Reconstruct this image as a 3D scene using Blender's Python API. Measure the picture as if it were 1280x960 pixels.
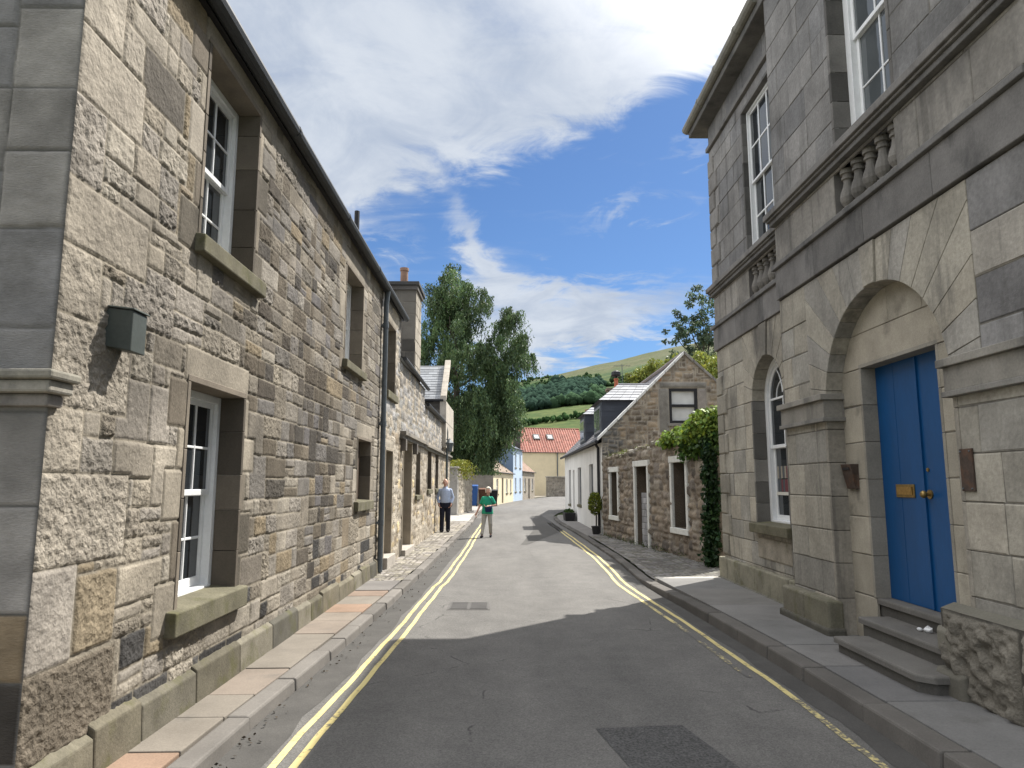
import bpy, bmesh, math, random
import numpy as np
from mathutils import Vector, Matrix

SC = bpy.context.scene
for o in list(bpy.data.objects):
    bpy.data.objects.remove(o)
COL = SC.collection
R = math.radians

# ------------------------------------------------------------------ camera
cam_d = bpy.data.cameras.new("camera")
cam_d.sensor_width = 36.0
cam_d.lens = 36.0 * 880 / 1280
cam_d.clip_start = 0.05
cam_d.clip_end = 8000
cam = bpy.data.objects.new("camera", cam_d)
COL.objects.link(cam)
cam.location = (0, 0, 1.7)
cam.rotation_euler = (R(90 + 8.0207), 0, R(-0.5158))
SC.camera = cam

# ------------------------------------------------------------------ exposure
SC.view_settings.view_transform = 'Standard'
SC.view_settings.look = 'None'
SC.view_settings.gamma = 1
SC.view_settings.use_curve_mapping = False
SC.view_settings.exposure = 1.42

# ------------------------------------------------------------------ sun
SUN_AZ, SUN_EL = 45.0, 52.0            # azimuth from +Y towards +X
sd = Vector((math.sin(R(SUN_AZ)) * math.cos(R(SUN_EL)), math.cos(R(SUN_AZ)) * math.cos(R(SUN_EL)), math.sin(R(SUN_EL))))
sun_d = bpy.data.lights.new("sun", 'SUN')
sun_d.energy = 3.3
sun_d.angle = R(0.55)
sun_d.color = (1.0, 0.955, 0.885)
sun = bpy.data.objects.new("sun", sun_d)
COL.objects.link(sun)
sun.rotation_euler = (-sd).to_track_quat('-Z', 'Y').to_euler()
sun.location = sd * 60

# ------------------------------------------------------------------ sky: Nishita blue with clouds laid out by azimuth and elevation
world = bpy.data.worlds.new("World")
SC.world = world
world.use_nodes = True
SKY_STRENGTH = 0.085


class NT:
    """tiny node-tree writer"""
    def __init__(self, tree):
        self.t = tree
        self.n = tree.nodes
        self.l = tree.links

    def add(self, typ, **kw):
        n = self.n.new(typ)
        for k, v in kw.items():
            setattr(n, k, v)
        return n

    def link(self, a, b):
        self.l.new(a, b)

    def put(self, sock, v):
        if isinstance(v, bpy.types.NodeSocket):
            self.l.new(v, sock)
        else:
            if sock.type == 'RGBA' and len(v) == 3:
                v = (*v, 1)
            sock.default_value = v

    def m(self, op, a, b=0.0, c=None, clamp=False):
        n = self.add('ShaderNodeMath', operation=op, use_clamp=clamp)
        self.put(n.inputs[0], a)
        self.put(n.inputs[1], b)
        if c is not None:
            self.put(n.inputs[2], c)
        return n.outputs[0]

    def mix(self, f, a, b, blend='MIX'):
        n = self.add('ShaderNodeMix', data_type='RGBA', blend_type=blend)
        self.put(n.inputs['Factor'], f)
        self.put(n.inputs[6], a)
        self.put(n.inputs[7], b)
        return n.outputs[2]

    def ramp(self, f, lo, hi, a=0.0, b=1.0, smooth=True):
        n = self.add('ShaderNodeMapRange', interpolation_type='SMOOTHSTEP' if smooth else 'LINEAR')
        self.put(n.inputs[0], f)
        n.inputs[1].default_value = lo
        n.inputs[2].default_value = hi
        n.inputs[3].default_value = a
        n.inputs[4].default_value = b
        return n.outputs[0]

    def noise(self, vec, scale, detail=4, rough=0.55, dist=0.0, out=0):
        n = self.add('ShaderNodeTexNoise')
        self.put(n.inputs['Vector'], vec)
        n.inputs['Scale'].default_value = scale
        n.inputs['Detail'].default_value = detail
        n.inputs['Roughness'].default_value = rough
        n.inputs['Distortion'].default_value = dist
        return n.outputs[out]

    def comb(self, x, y, z):
        n = self.add('ShaderNodeCombineXYZ')
        for i, v in enumerate((x, y, z)):
            self.put(n.inputs[i], v)
        return n.outputs[0]


def build_sky():
    w = NT(world.node_tree)
    w.n.clear()
    out = w.add('ShaderNodeOutputWorld')
    bg = w.add('ShaderNodeBackground')
    sky = w.add('ShaderNodeTexSky', sky_type='NISHITA')
    sky.sun_disc = False
    sky.sun_elevation = R(SUN_EL)
    sky.sun_rotation = R(SUN_AZ)
    sky.air_density = 1.0
    sky.dust_density = 0.4
    sky.ozone_density = 2.0
    tc = w.add('ShaderNodeTexCoord')
    sep = w.add('ShaderNodeSeparateXYZ')
    w.link(tc.outputs['Generated'], sep.inputs[0])
    x, y, z = sep.outputs
    az = w.m('MULTIPLY', w.m('ARCTAN2', x, y), 57.2958)
    el = w.m('MULTIPLY', w.m('ARCSINE', z), 57.2958)
    # cloud layer seen on a high flat sheet
    zz = w.m('ADD', w.m('MAXIMUM', z, 0.0), 0.16)
    p = w.comb(w.m('DIVIDE', x, zz), w.m('DIVIDE', y, zz), 0.0)
    n1 = w.noise(p, 1.7, 9, 0.60, 0.5)
    n2 = w.noise(p, 4.6, 8, 0.62, 0.9)
    mp = w.add('ShaderNodeMapping')
    w.link(p, mp.inputs[0])
    mp.inputs['Rotation'].default_value = (0, 0, R(35))
    mp.inputs['Scale'].default_value = (0.7, 2.6, 1)
    n3 = w.noise(mp.outputs[0], 2.4, 8, 0.62, 0.8)       # streaky
    # domain warp for the placed masses
    wa = w.m('MULTIPLY', w.m('SUBTRACT', n1, 0.5), 14.0)
    wb = w.m('MULTIPLY', w.m('SUBTRACT', n2, 0.5), 9.0)
    azw = w.m('ADD', az, wa)
    elw = w.m('ADD', el, wb)

    def blob(a0, e0, sx, sy, rot, wt):
        da = w.m('SUBTRACT', azw, a0)
        de = w.m('SUBTRACT', elw, e0)
        c, s = math.cos(R(rot)), math.sin(R(rot))
        u = w.m('DIVIDE', w.m('ADD', w.m('MULTIPLY', da, c), w.m('MULTIPLY', de, s)), sx)
        v = w.m('DIVIDE', w.m('SUBTRACT', w.m('MULTIPLY', de, c), w.m('MULTIPLY', da, s)), sy)
        d = w.m('ADD', w.m('MULTIPLY', u, u), w.m('MULTIPLY', v, v))
        return w.m('MULTIPLY', w.m('EXPONENT', w.m('MULTIPLY', d, -1.0)), wt)

    # the big bank above: its lower edge climbs from left to right
    line = w.m('ADD', w.m('MULTIPLY', az, 0.26), 25.6)
    bank = w.ramp(w.m('SUBTRACT', elw, line), -2.2, 3.2)
    parts = [bank,
             blob(6.0, 13.2, 9.5, 3.0, 4, 0.95),
             blob(1.0, 12.5, 5.5, 5.5, 0, 0.75),
             blob(-2.2, 18.6, 5.0, 1.35, -52, 0.75),
             blob(-10.0, 19.9, 3.2, 1.0, 0, 0.35),
             blob(-12.0, 15.5, 5.0, 2.2, 0, 0.45),
             blob(10.6, 21.4, 4.6, 0.9, 12, 0.45),
             blob(14.6, 25.4, 2.6, 0.8, 15, 0.40),
             blob(-15.0, 22.5, 6.0, 3.0, 0, 0.6),
             ]
    acc = parts[0]
    for q in parts[1:]:
        acc = w.m('ADD', acc, q)
    acc = w.m('SUBTRACT', acc, blob(8.0, 17.5, 5.5, 1.3, 0, 0.45))
    acc = w.m('SUBTRACT', acc, blob(12.5, 10.3, 6.0, 1.2, 5, 0.5))
    # the rest of the sky (behind, beside, overhead): unseen broken cloud added for its light
    rest = w.m('MAXIMUM', w.ramp(el, 36, 46), w.ramp(w.m('ABSOLUTE', az), 30, 44))
    rest = w.m('MULTIPLY', rest, w.ramp(n1, 0.40, 0.56))
    acc = w.m('MAXIMUM', acc, rest)
    dens = w.m('ADD', acc, w.m('MULTIPLY', w.m('SUBTRACT', n3, 0.52), 1.15))
    dens = w.m('ADD', dens, w.m('MULTIPLY', w.m('SUBTRACT', n2, 0.5), 0.5))
    cover = w.ramp(dens, 0.10, 0.98)
    # shade of the cloud: thick parts a little bluish grey, brighter near the sun
    dx = w.m('MULTIPLY', x, sd.x)
    dy = w.m('MULTIPLY', y, sd.y)
    dz = w.m('MULTIPLY', z, sd.z)
    cs = w.m('ADD', w.m('ADD', dx, dy), dz)
    glow = w.ramp(cs, 0.80, 1.0, 0.0, 1.0)
    shade = w.ramp(w.m('ADD', w.m('MULTIPLY', n1, 0.6), w.m('MULTIPLY', n2, 0.4)), 0.36, 0.62)
    ccol = w.mix(shade, (0.185, 0.212, 0.258), (0.272, 0.292, 0.320))
    ccol = w.mix(glow, ccol, (0.9, 0.88, 0.84))
    # extra-bright unseen cloud overhead and at the sides, added to fill the shade
    far = w.m('MAXIMUM', w.ramp(el, 40, 58), w.m('MULTIPLY', w.ramp(w.m('ABSOLUTE', az), 50, 80), w.ramp(w.m('ABSOLUTE', az), 105, 140, 1.0, 0.15)))
    ccol = w.mix(w.m('MULTIPLY', far, 0.85), ccol, (1.06, 1.06, 1.08))
    ccol = w.mix(1.0, ccol, (1 / SKY_STRENGTH,) * 3, 'MULTIPLY')
    skyc = w.mix(1.0, sky.outputs[0], (0.30, 0.40, 0.52), 'MULTIPLY')
    fin = w.mix(w.m('MULTIPLY', cover, 0.96), skyc, ccol)
    w.link(fin, bg.inputs[0])
    bg.inputs[1].default_value = SKY_STRENGTH
    w.link(bg.outputs[0], out.inputs[0])


build_sky()


# ================================================================== helpers
def link(o, parent=None):
    COL.objects.link(o)
    if parent is not None:
        o.parent = parent
    return o


def tag(o, label=None, cat=None, group=None, kind=None):
    if label:
        o['label'] = label
    if cat:
        o['category'] = cat
    if group:
        o['group'] = group
    if kind:
        o['kind'] = kind
    return o


def thing(name, label, cat, loc=(0, 0, 0), group=None):
    o = bpy.data.objects.new(name, None)
    o.empty_display_size = 0.2
    link(o)
    o['_loc'] = 0
    del o['_loc']
    o.location = loc
    return tag(o, label, cat, group)


def childfix(o, parent):
    """the mesh is written in world coordinates; keep it there under its parent"""
    if parent is not None:
        o.parent = parent
        p = Vector((0, 0, 0))
        q = parent
        while q is not None:
            p += q.location
            q = q.parent
        o.location = -p


class Frame:
    """wall coordinates: u along, v up, h outwards"""
    def __init__(self, o, ud, hd):
        self.o = np.array(o, float)
        self.u = np.array(ud, float) / np.linalg.norm(ud)
        self.h = np.array(hd, float) / np.linalg.norm(hd)
        self.z = np.array((0, 0, 1.0))

    def __call__(self, u, v, h):
        u, v, h = np.broadcast_arrays(np.asarray(u, float), np.asarray(v, float), np.asarray(h, float))
        return self.o + u[..., None] * self.u + v[..., None] * self.z + h[..., None] * self.h


XYZ = None


class MB:
    """collects shapes; build() links them as one mesh object"""
    def __init__(self):
        self.v = []
        self.f = []
        self.c = []

    def poly(self, pts, tint=(1, 1, 1)):
        n = len(self.v)
        self.v += [tuple(map(float, p)) for p in pts]
        self.f.append(tuple(range(n, n + len(pts))))
        self.c.append(tint)

    def hexa(self, p, tint=(1, 1, 1)):
        """eight corners: bottom ring 0-3, top ring 4-7"""
        n = len(self.v)
        self.v += [tuple(map(float, q)) for q in p]
        for a in ((0, 3, 2, 1), (4, 5, 6, 7), (0, 1, 5, 4), (1, 2, 6, 5), (2, 3, 7, 6), (3, 0, 4, 7)):
            self.f.append(tuple(n + i for i in a))
            self.c.append(tint)

    def box(self, x0, x1, y0, y1, z0, z1, tint=(1, 1, 1)):
        self.hexa([(x0, y0, z0), (x1, y0, z0), (x1, y1, z0), (x0, y1, z0),
                   (x0, y0, z1), (x1, y0, z1), (x1, y1, z1), (x0, y1, z1)], tint)

    def wbox(self, F, u0, u1, v0, v1, h0, h1, tint=(1, 1, 1)):
        self.hexa([F(u0, v0, h0), F(u1, v0, h0), F(u1, v0, h1), F(u0, v0, h1),
                   F(u0, v1, h0), F(u1, v1, h0), F(u1, v1, h1), F(u0, v1, h1)], tint)

    def stone(self, F, u0, u1, v0, v1, h0, h1, bev, tint=(1, 1, 1), wear=None):
        """a block with chamfered front edges, its corners rubbed by wear"""
        b = min(bev, (u1 - u0) * .3, (v1 - v0) * .3)
        if wear is not None:
            bb = [b * wear.uniform(.6, 2.4) for _ in range(8)]
            hh = [h1 - abs(wear.gauss(0, .0022)) for _ in range(4)]
        else:
            bb = [b] * 8
            hh = [h1] * 4
        back = [F(u0, v0, h0), F(u1, v0, h0), F(u1, v1, h0), F(u0, v1, h0)]
        mid = [F(u0, v0, h1 - bb[0]), F(u1, v0, h1 - bb[1]), F(u1, v1, h1 - bb[2]), F(u0, v1, h1 - bb[3])]
        fr = [F(u0 + bb[0], v0 + bb[4], hh[0]), F(u1 - bb[1], v0 + bb[5], hh[1]), F(u1 - bb[2], v1 - bb[6], hh[2]), F(u0 + bb[3], v1 - bb[7], hh[3])]
        n = len(self.v)
        self.v += [tuple(map(float, q)) for q in back + mid + fr]
        fs = [(8, 9, 10, 11), (3, 2, 1, 0)]
        for i in range(4):
            j = (i + 1) % 4
            fs += [(i, j, 4 + j, 4 + i), (4 + i, 4 + j, 8 + j, 8 + i)]
        for a in fs:
            self.f.append(tuple(n + i for i in a))
            self.c.append(tint)

    def tube(self, pts, r, seg=8, tint=(1, 1, 1), cap=True):
        pts = [np.array(p, float) for p in pts]
        if not hasattr(r, '__len__'):
            r = [r] * len(pts)
        n0 = len(self.v)
        prev = None
        for i, p in enumerate(pts):
            d = pts[min(i + 1, len(pts) - 1)] - pts[max(i - 1, 0)]
            d /= (np.linalg.norm(d) + 1e-9)
            a = np.array((0, 0, 1.0)) if abs(d[2]) < .9 else np.array((1.0, 0, 0))
            if prev is not None:
                a = prev
            s = np.cross(d, a)
            s /= (np.linalg.norm(s) + 1e-9)
            t = np.cross(s, d)
            prev = t
            for k in range(seg):
                an = 2 * math.pi * k / seg
                self.v.append(tuple(p + r[i] * (math.cos(an) * s + math.sin(an) * t)))
        for i in range(len(pts) - 1):
            for k in range(seg):
                k2 = (k + 1) % seg
                self.f.append((n0 + i * seg + k, n0 + i * seg + k2, n0 + (i + 1) * seg + k2, n0 + (i + 1) * seg + k))
                self.c.append(tint)
        if cap:
            self.f.append(tuple(n0 + k for k in range(seg)))
            self.c.append(tint)
            self.f.append(tuple(n0 + (len(pts) - 1) * seg + k for k in range(seg)))
            self.c.append(tint)

    def lathe(self, c, prof, seg=12, tint=(1, 1, 1)):
        self.tube([(c[0], c[1], c[2] + z) for z, _ in prof], [r for _, r in prof], seg, tint)

    def ball(self, c, rx, ry, rz, seg=10, rings=6, tint=(1, 1, 1)):
        n0 = len(self.v)
        for i in range(rings + 1):
            th = math.pi * i / rings
            for k in range(seg):
                ph = 2 * math.pi * k / seg
                self.v.append((c[0] + rx * math.sin(th) * math.cos(ph), c[1] + ry * math.sin(th) * math.sin(ph), c[2] + rz * math.cos(th)))
        for i in range(rings):
            for k in range(seg):
                k2 = (k + 1) % seg
                self.f.append((n0 + i * seg + k, n0 + (i + 1) * seg + k, n0 + (i + 1) * seg + k2, n0 + i * seg + k2))
                self.c.append(tint)

    def build(self, name, mat, parent=None, bevel=0.0, smooth=False, seg=2):
        me = bpy.data.meshes.new(name)
        me.from_pydata(self.v, [], self.f)
        at = me.attributes.new('tint', 'FLOAT_COLOR', 'FACE')
        c = np.ones((len(self.f), 4), np.float32)
        c[:, :3] = np.array(self.c, np.float32)
        at.data.foreach_set('color', c.ravel())
        me.materials.append(mat)
        if smooth:
            me.polygons.foreach_set('use_smooth', [True] * len(me.polygons))
        me.update()
        o = bpy.data.objects.new(name, me)
        link(o)
        childfix(o, parent)
        if bevel:
            b = o.modifiers.new('bevel', 'BEVEL')
            b.width = bevel
            b.segments = seg
            b.limit_method = 'ANGLE'
            b.angle_limit = R(35)
        return o


def mesh_np(name, V, Fq, C, mat, parent=None, smooth=True, domain='POINT'):
    """numpy mesh of quads with a per-point tint"""
    me = bpy.data.meshes.new(name)
    V = np.asarray(V, np.float32)
    Fq = np.asarray(Fq, np.int32)
    k = Fq.shape[1]
    me.vertices.add(len(V))
    me.vertices.foreach_set('co', V.ravel())
    me.loops.add(Fq.size)
    me.loops.foreach_set('vertex_index', Fq.ravel())
    me.polygons.add(len(Fq))
    me.polygons.foreach_set('loop_start', np.arange(0, Fq.size, k, dtype=np.int32))
    me.polygons.foreach_set('loop_total', np.full(len(Fq), k, np.int32))
    at = me.attributes.new('tint', 'FLOAT_COLOR', domain)
    C = np.asarray(C)
    c = np.ones((len(C), 4), np.float32)
    c[:, :C.shape[1]] = C
    at.data.foreach_set('color', c.ravel())
    me.materials.append(mat)
    if smooth:
        me.polygons.foreach_set('use_smooth', np.ones(len(Fq), bool))
    me.update(calc_edges=True)
    me.validate()
    o = bpy.data.objects.new(name, me)
    link(o)
    childfix(o, parent)
    return o


def _hash(ix, iy, seed):
    n = (ix.astype(np.int64) * 374761393 + iy.astype(np.int64) * 668265263 + seed * 974634773) & 0x7fffffff
    n = ((n ^ (n >> 13)) * 1274126177) & 0x7fffffff
    n = (n ^ (n >> 16)) & 0xffff
    return n / 65535.0


def vnoise(x, y, seed=0):
    ix = np.floor(x)
    iy = np.floor(y)
    fx = x - ix
    fy = y - iy
    fx = fx * fx * (3 - 2 * fx)
    fy = fy * fy * (3 - 2 * fy)
    a = _hash(ix, iy, seed)
    b = _hash(ix + 1, iy, seed)
    c = _hash(ix, iy + 1, seed)
    d = _hash(ix + 1, iy + 1, seed)
    return (a * (1 - fx) + b * fx) * (1 - fy) + (c * (1 - fx) + d * fx) * fy


def fbm(x, y, f, o=3, seed=0):
    s = 0
    a = 1
    t = 0
    for i in range(o):
        s = s + a * vnoise(x * f, y * f, seed + i * 17)
        t += a
        a *= .5
        f *= 2.03
    return s / t


def jit(r, a, b, c):
    k = r.uniform(a, b)
    return tuple(q * k for q in c)


def sstep(a, b, x):
    t = np.clip((x - a) / (b - a), 0, 1)
    return t * t * (3 - 2 * t)


def breaks(a, b, step, extra=()):
    """grid lines from a to b about step apart that pass exactly through extra"""
    ks = sorted(set([round(a, 5), round(b, 5)] + [round(e, 5) for e in extra if a < e < b]))
    out = []
    for p, q in zip(ks[:-1], ks[1:]):
        n = max(1, int(math.ceil((q - p) / step - 1e-6)))
        out += list(np.linspace(p, q, n + 1)[:-1])
    return np.array(out + [ks[-1]])


def stone_layout(u0, u1, v0, v1, unit, wr, hr, rng, jit=.25, big=None):
    """snecked rubble: rectangles of whole units packed greedily; returns ids, unit lines, rects"""
    nu = max(2, int(round((u1 - u0) / unit)))
    nv = max(2, int(round((v1 - v0) / unit)))
    U = np.linspace(u0, u1, nu + 1)
    V = np.linspace(v0, v1, nv + 1)
    U[1:-1] += np.array([rng.uniform(-jit, jit) for _ in range(nu - 1)]) * unit
    V[1:-1] += np.array([rng.uniform(-jit, jit) for _ in range(nv - 1)]) * unit
    ids = -np.ones((nv, nu), int)
    rects = []
    for j in range(nv):
        for i in range(nu):
            if ids[j, i] >= 0:
                continue
            if big is not None:
                W_, H_ = big(U[i], V[j])
            else:
                W_, H_ = wr, hr
            w = rng.randint(*W_)
            h = rng.randint(*H_)
            ww = 1
            while ww < w and i + ww < nu and ids[j, i + ww] < 0:
                ww += 1
            # avoid leaving a one-unit sliver
            if i + ww == nu - 1 and ids[j, nu - 1] < 0:
                ww += 1
            hh = min(h, nv - j)
            if nv - j - hh == 1:
                hh += 1
            ids[j:j + hh, i:i + ww] = len(rects)
            rects.append((U[i], U[i + ww], V[j], V[j + hh]))
    return ids, U, V, np.array(rects)


def coursed_layout(u0, u1, v0, v1, pair, full, rng):
    """squared rubble brought to courses: rows in pairs, some blocks rising through both"""
    n = max(1, int(round((v1 - v0) / pair)))
    hs = [rng.uniform(.82, 1.18) for _ in range(n)]
    k = (v1 - v0) / sum(hs)
    rects = []
    v = v0
    for h in hs:
        h *= k
        u = u0
        while u < u1 - 1e-6:
            big = rng.random() < full(u, v)
            L = rng.uniform(.75, 1.9) * h if big else rng.uniform(.45, 1.25)
            if u1 - (u + L) < .14:
                L = u1 - u
            e = min(u1, u + L)
            if big:
                rects.append((u, e, v, v + h))
            else:
                m = v + h * rng.uniform(.40, .62)
                for a, b in ((v, m), (m, v + h)):
                    x = u
                    while x < e - 1e-6:
                        w = rng.uniform(1.0, 2.7) * (b - a)
                        if e - (x + w) < .10:
                            w = e - x
                        y = min(e, x + w)
                        if rng.random() < .10 and b - a > .15:
                            rects += [(x, y, a, (a + b) / 2), (x, y, (a + b) / 2, b)]
                        else:
                            rects.append((x, y, a, b))
                        x = y
            u = e
        v += h
    return np.array(rects)


def rubble(name, F, us, vs, unit, wr, hr, seed, style, mat, parent=None, holes=(), forced=(), depth=.014, rough=.012,
           mortar=(.40, .36, .30), joint=.010, bev=.028, warp=.012, peck=26.0, keep=None, big=None, jit=.25, course=None):
    """a wall of squared or rubble stones as one displaced sheet with a colour per stone"""
    rng = random.Random(seed)
    us = np.asarray(us)
    vs = np.asarray(vs)
    if course is not None:
        rects = coursed_layout(us[0], us[-1], vs[0], vs[-1], course[0], course[1], rng)
    else:
        ids, U, V, rects = stone_layout(us[0], us[-1], vs[0], vs[-1], unit, wr, hr, rng, jit, big)
    cols = np.zeros((len(rects) + len(forced), 3))
    rgh = np.zeros(len(rects) + len(forced))
    off = np.zeros(len(rects) + len(forced))
    for k, r in enumerate(rects):
        c, g = style((r[0] + r[1]) / 2, (r[2] + r[3]) / 2, rng)
        cols[k] = c
        rgh[k] = g
        off[k] = rng.uniform(-.35, .45) * depth
    uu, vv = np.meshgrid(us, vs)
    uw = uu + (fbm(uu, vv, 5.0, 2, seed + 5) - .5) * 2 * warp + (fbm(uu, vv, 22.0, 2, seed + 9) - .5) * warp
    vw = vv + (fbm(uu, vv, 4.0, 2, seed + 6) - .5) * 2 * warp + (fbm(uu, vv, 20.0, 2, seed + 8) - .5) * warp
    if course is not None:
        sid = np.zeros(uu.shape, int)
        for k, r in enumerate(rects):
            i0, i1 = np.searchsorted(us, (r[0] - .06, r[1] + .06))
            j0, j1 = np.searchsorted(vs, (r[2] - .06, r[3] + .06))
            A, B = uw[j0:j1, i0:i1], vw[j0:j1, i0:i1]
            m_ = (A >= r[0]) & (A < r[1]) & (B >= r[2]) & (B < r[3])
            sid[j0:j1, i0:i1][m_] = k
    else:
        iu = np.clip(np.searchsorted(U, uw, 'right') - 1, 0, len(U) - 2)
        iv = np.clip(np.searchsorted(V, vw, 'right') - 1, 0, len(V) - 2)
        sid = ids[iv, iu]
    rr = rects[sid]
    d = np.minimum(np.minimum(uw - rr[..., 0], rr[..., 1] - uw), np.minimum(vw - rr[..., 2], rr[..., 3] - vw))
    for k, (a, b, c_, e, col, g) in enumerate(forced):
        ins = (uu >= a) & (uu <= b) & (vv >= c_) & (vv <= e)
        q = len(rects) + k
        sid = np.where(ins, q, sid)
        dd = np.minimum(np.minimum(uu - a, b - uu), np.minimum(vv - c_, e - vv))
        d = np.where(ins, dd, d)
        out = np.maximum(np.maximum(a - uu, uu - b), np.maximum(c_ - vv, vv - e))
        d = np.where(ins, d, np.minimum(d, np.maximum(out, 0)))
        cols[q] = col
        rgh[q] = g
        off[q] = 0
    g = rgh[sid]
    lump = fbm(uu, vv, peck, 2, seed + 31)
    lump2 = fbm(uu, vv, peck * .38, 2, seed + 37)
    h = sstep(joint * .5, joint * .5 + bev, d) * (depth + off[sid])
    inn = sstep(joint * .6, joint * .6 + bev * 1.3, d)
    h = h + inn * g * rough * ((lump - .5) * 2.4 + (lump2 - .5) * 1.1)
    h = h + (fbm(uu, vv, 1.1, 2, seed + 3) - .5) * depth * .5
    m = 1 - sstep(joint * .5, joint * 1.0, d)
    tv = 1 + (fbm(uu, vv, 7.0, 3, seed + 41) - .5) * .5
    tint = cols[sid] * tv[..., None] * (1 + (fbm(uu, vv, 1.6, 3, seed + 51) - .5) * .7)[..., None]
    mo = np.array(mortar)[None, None, :] * (1 + (fbm(uu, vv, 3.0, 3, seed + 44) - .5) * .8)[..., None]
    tint = tint * (1 - m[..., None]) + mo * m[..., None]
    tint = np.concatenate([tint, (np.clip(g, 0, 1.5) / 1.5 * (1 - m))[..., None]], -1)
    P = F(uu, vv, h).reshape(-1, 3)
    nu, nv = len(us), len(vs)
    uc = (us[:-1] + us[1:]) / 2
    vc = (vs[:-1] + vs[1:]) / 2
    ok = np.ones((nv - 1, nu - 1), bool)
    UC, VC = np.meshgrid(uc, vc)
    for (a, b, c_, e) in holes:
        ok &= ~((UC > a) & (UC < b) & (VC > c_) & (VC < e))
    if keep is not None:
        ok &= keep(UC, VC)
    jj, ii = np.nonzero(ok)
    a = jj * nu + ii
    Fq = np.stack([a, a + 1, a + 1 + nu, a + nu], 1)
    used = np.zeros(len(P), bool)
    used[Fq.ravel()] = True
    re = np.cumsum(used) - 1
    return mesh_np(name, P[used], re[Fq], tint.reshape(-1, 4)[used], mat, parent)


def wallcells(mb, F, u0, u1, v0, v1, holes, h, reveal=0.0, tint=(1, 1, 1), rtint=None):
    """flat wall face with rectangular openings and their reveals"""
    us = breaks(u0, u1, 1e9, [x for q in holes for x in q[:2]])
    vs = breaks(v0, v1, 1e9, [x for q in holes for x in q[2:4]])
    for a, b in zip(us[:-1], us[1:]):
        for c, d in zip(vs[:-1], vs[1:]):
            mu, mv = (a + b) / 2, (c + d) / 2
            if any(q[0] < mu < q[1] and q[2] < mv < q[3] for q in holes):
                continue
            mb.poly([F(a, c, h), F(b, c, h), F(b, d, h), F(a, d, h)], tint)
    if reveal:
        for (a, b, c, d) in [q[:4] for q in holes]:
            t = rtint or tint
            for p, q in (((a, c), (a, d)), ((a, d), (b, d)), ((b, d), (b, c)), ((b, c), (a, c))):
                mb.poly([F(p[0], p[1], h), F(q[0], q[1], h), F(q[0], q[1], h - reveal), F(p[0], p[1], h - reveal)], t)


def ashlar(mb, F, u0, u1, vlines, holes, seed, style, h=0.0, wl=(.5, .95), gap=.007, bev=.006, thick=.03, rec=.010, mortar=(.16, .15, .13)):
    """coursed dressed stone: one chamfered block per stone before a recessed mortar bed"""
    rng = random.Random(seed)
    vl = sorted(set([round(x, 4) for x in vlines]))
    for j, (c, d) in enumerate(zip(vl[:-1], vl[1:])):
        mv = (c + d) / 2
        cuts = sorted([(q[0], q[1]) for q in holes if q[2] < mv < q[3]])
        spans = []
        p = u0
        for a, b in cuts:
            if a > p + 1e-4:
                spans.append((p, min(a, u1)))
            p = max(p, b)
        if p < u1 - 1e-4:
            spans.append((p, u1))
        for a, b in spans:
            x = a
            first = True
            while x < b - 1e-6:
                w = rng.uniform(*wl) * (rng.uniform(.45, 1) if first else 1)
                first = False
                if b - (x + w) < wl[0] * .45:
                    w = b - x
                e = min(b, x + w)
                t = style((x + e) / 2, mv, rng)
                mb.stone(F, x + gap / 2, e - gap / 2, c + gap / 2, d - gap / 2, h - thick, h + rng.uniform(-.004, .004), bev, t, rng)
                x = e
    wallcells(mb, F, u0, u1, vl[0], vl[-1], [q[:4] for q in holes], h - rec, 0, mortar)


def ring_prism(mb, F, cu, cv, r, a0, a1, h0, h1, base=None, n=24, tint=(1, 1, 1)):
    """solid under an arch (used as a cutter): arc from a0 to a1 closed down to base"""
    pts = [(cu + r * math.cos(a0 + (a1 - a0) * i / n), cv + r * math.sin(a0 + (a1 - a0) * i / n)) for i in range(n + 1)]
    if base is not None:
        pts += [(cu - r, base), (cu + r, base)]
    k = len(pts)
    n0 = len(mb.v)
    for hh in (h0, h1):
        for u, v in pts:
            mb.v.append(tuple(map(float, F(u, v, hh))))
    for i in range(k):
        j = (i + 1) % k
        mb.f.append((n0 + i, n0 + j, n0 + k + j, n0 + k + i))
        mb.c.append(tint)
    mb.f.append(tuple(n0 + i for i in range(k))[::-1])
    mb.c.append(tint)
    mb.f.append(tuple(n0 + k + i for i in range(k)))
    mb.c.append(tint)


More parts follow.
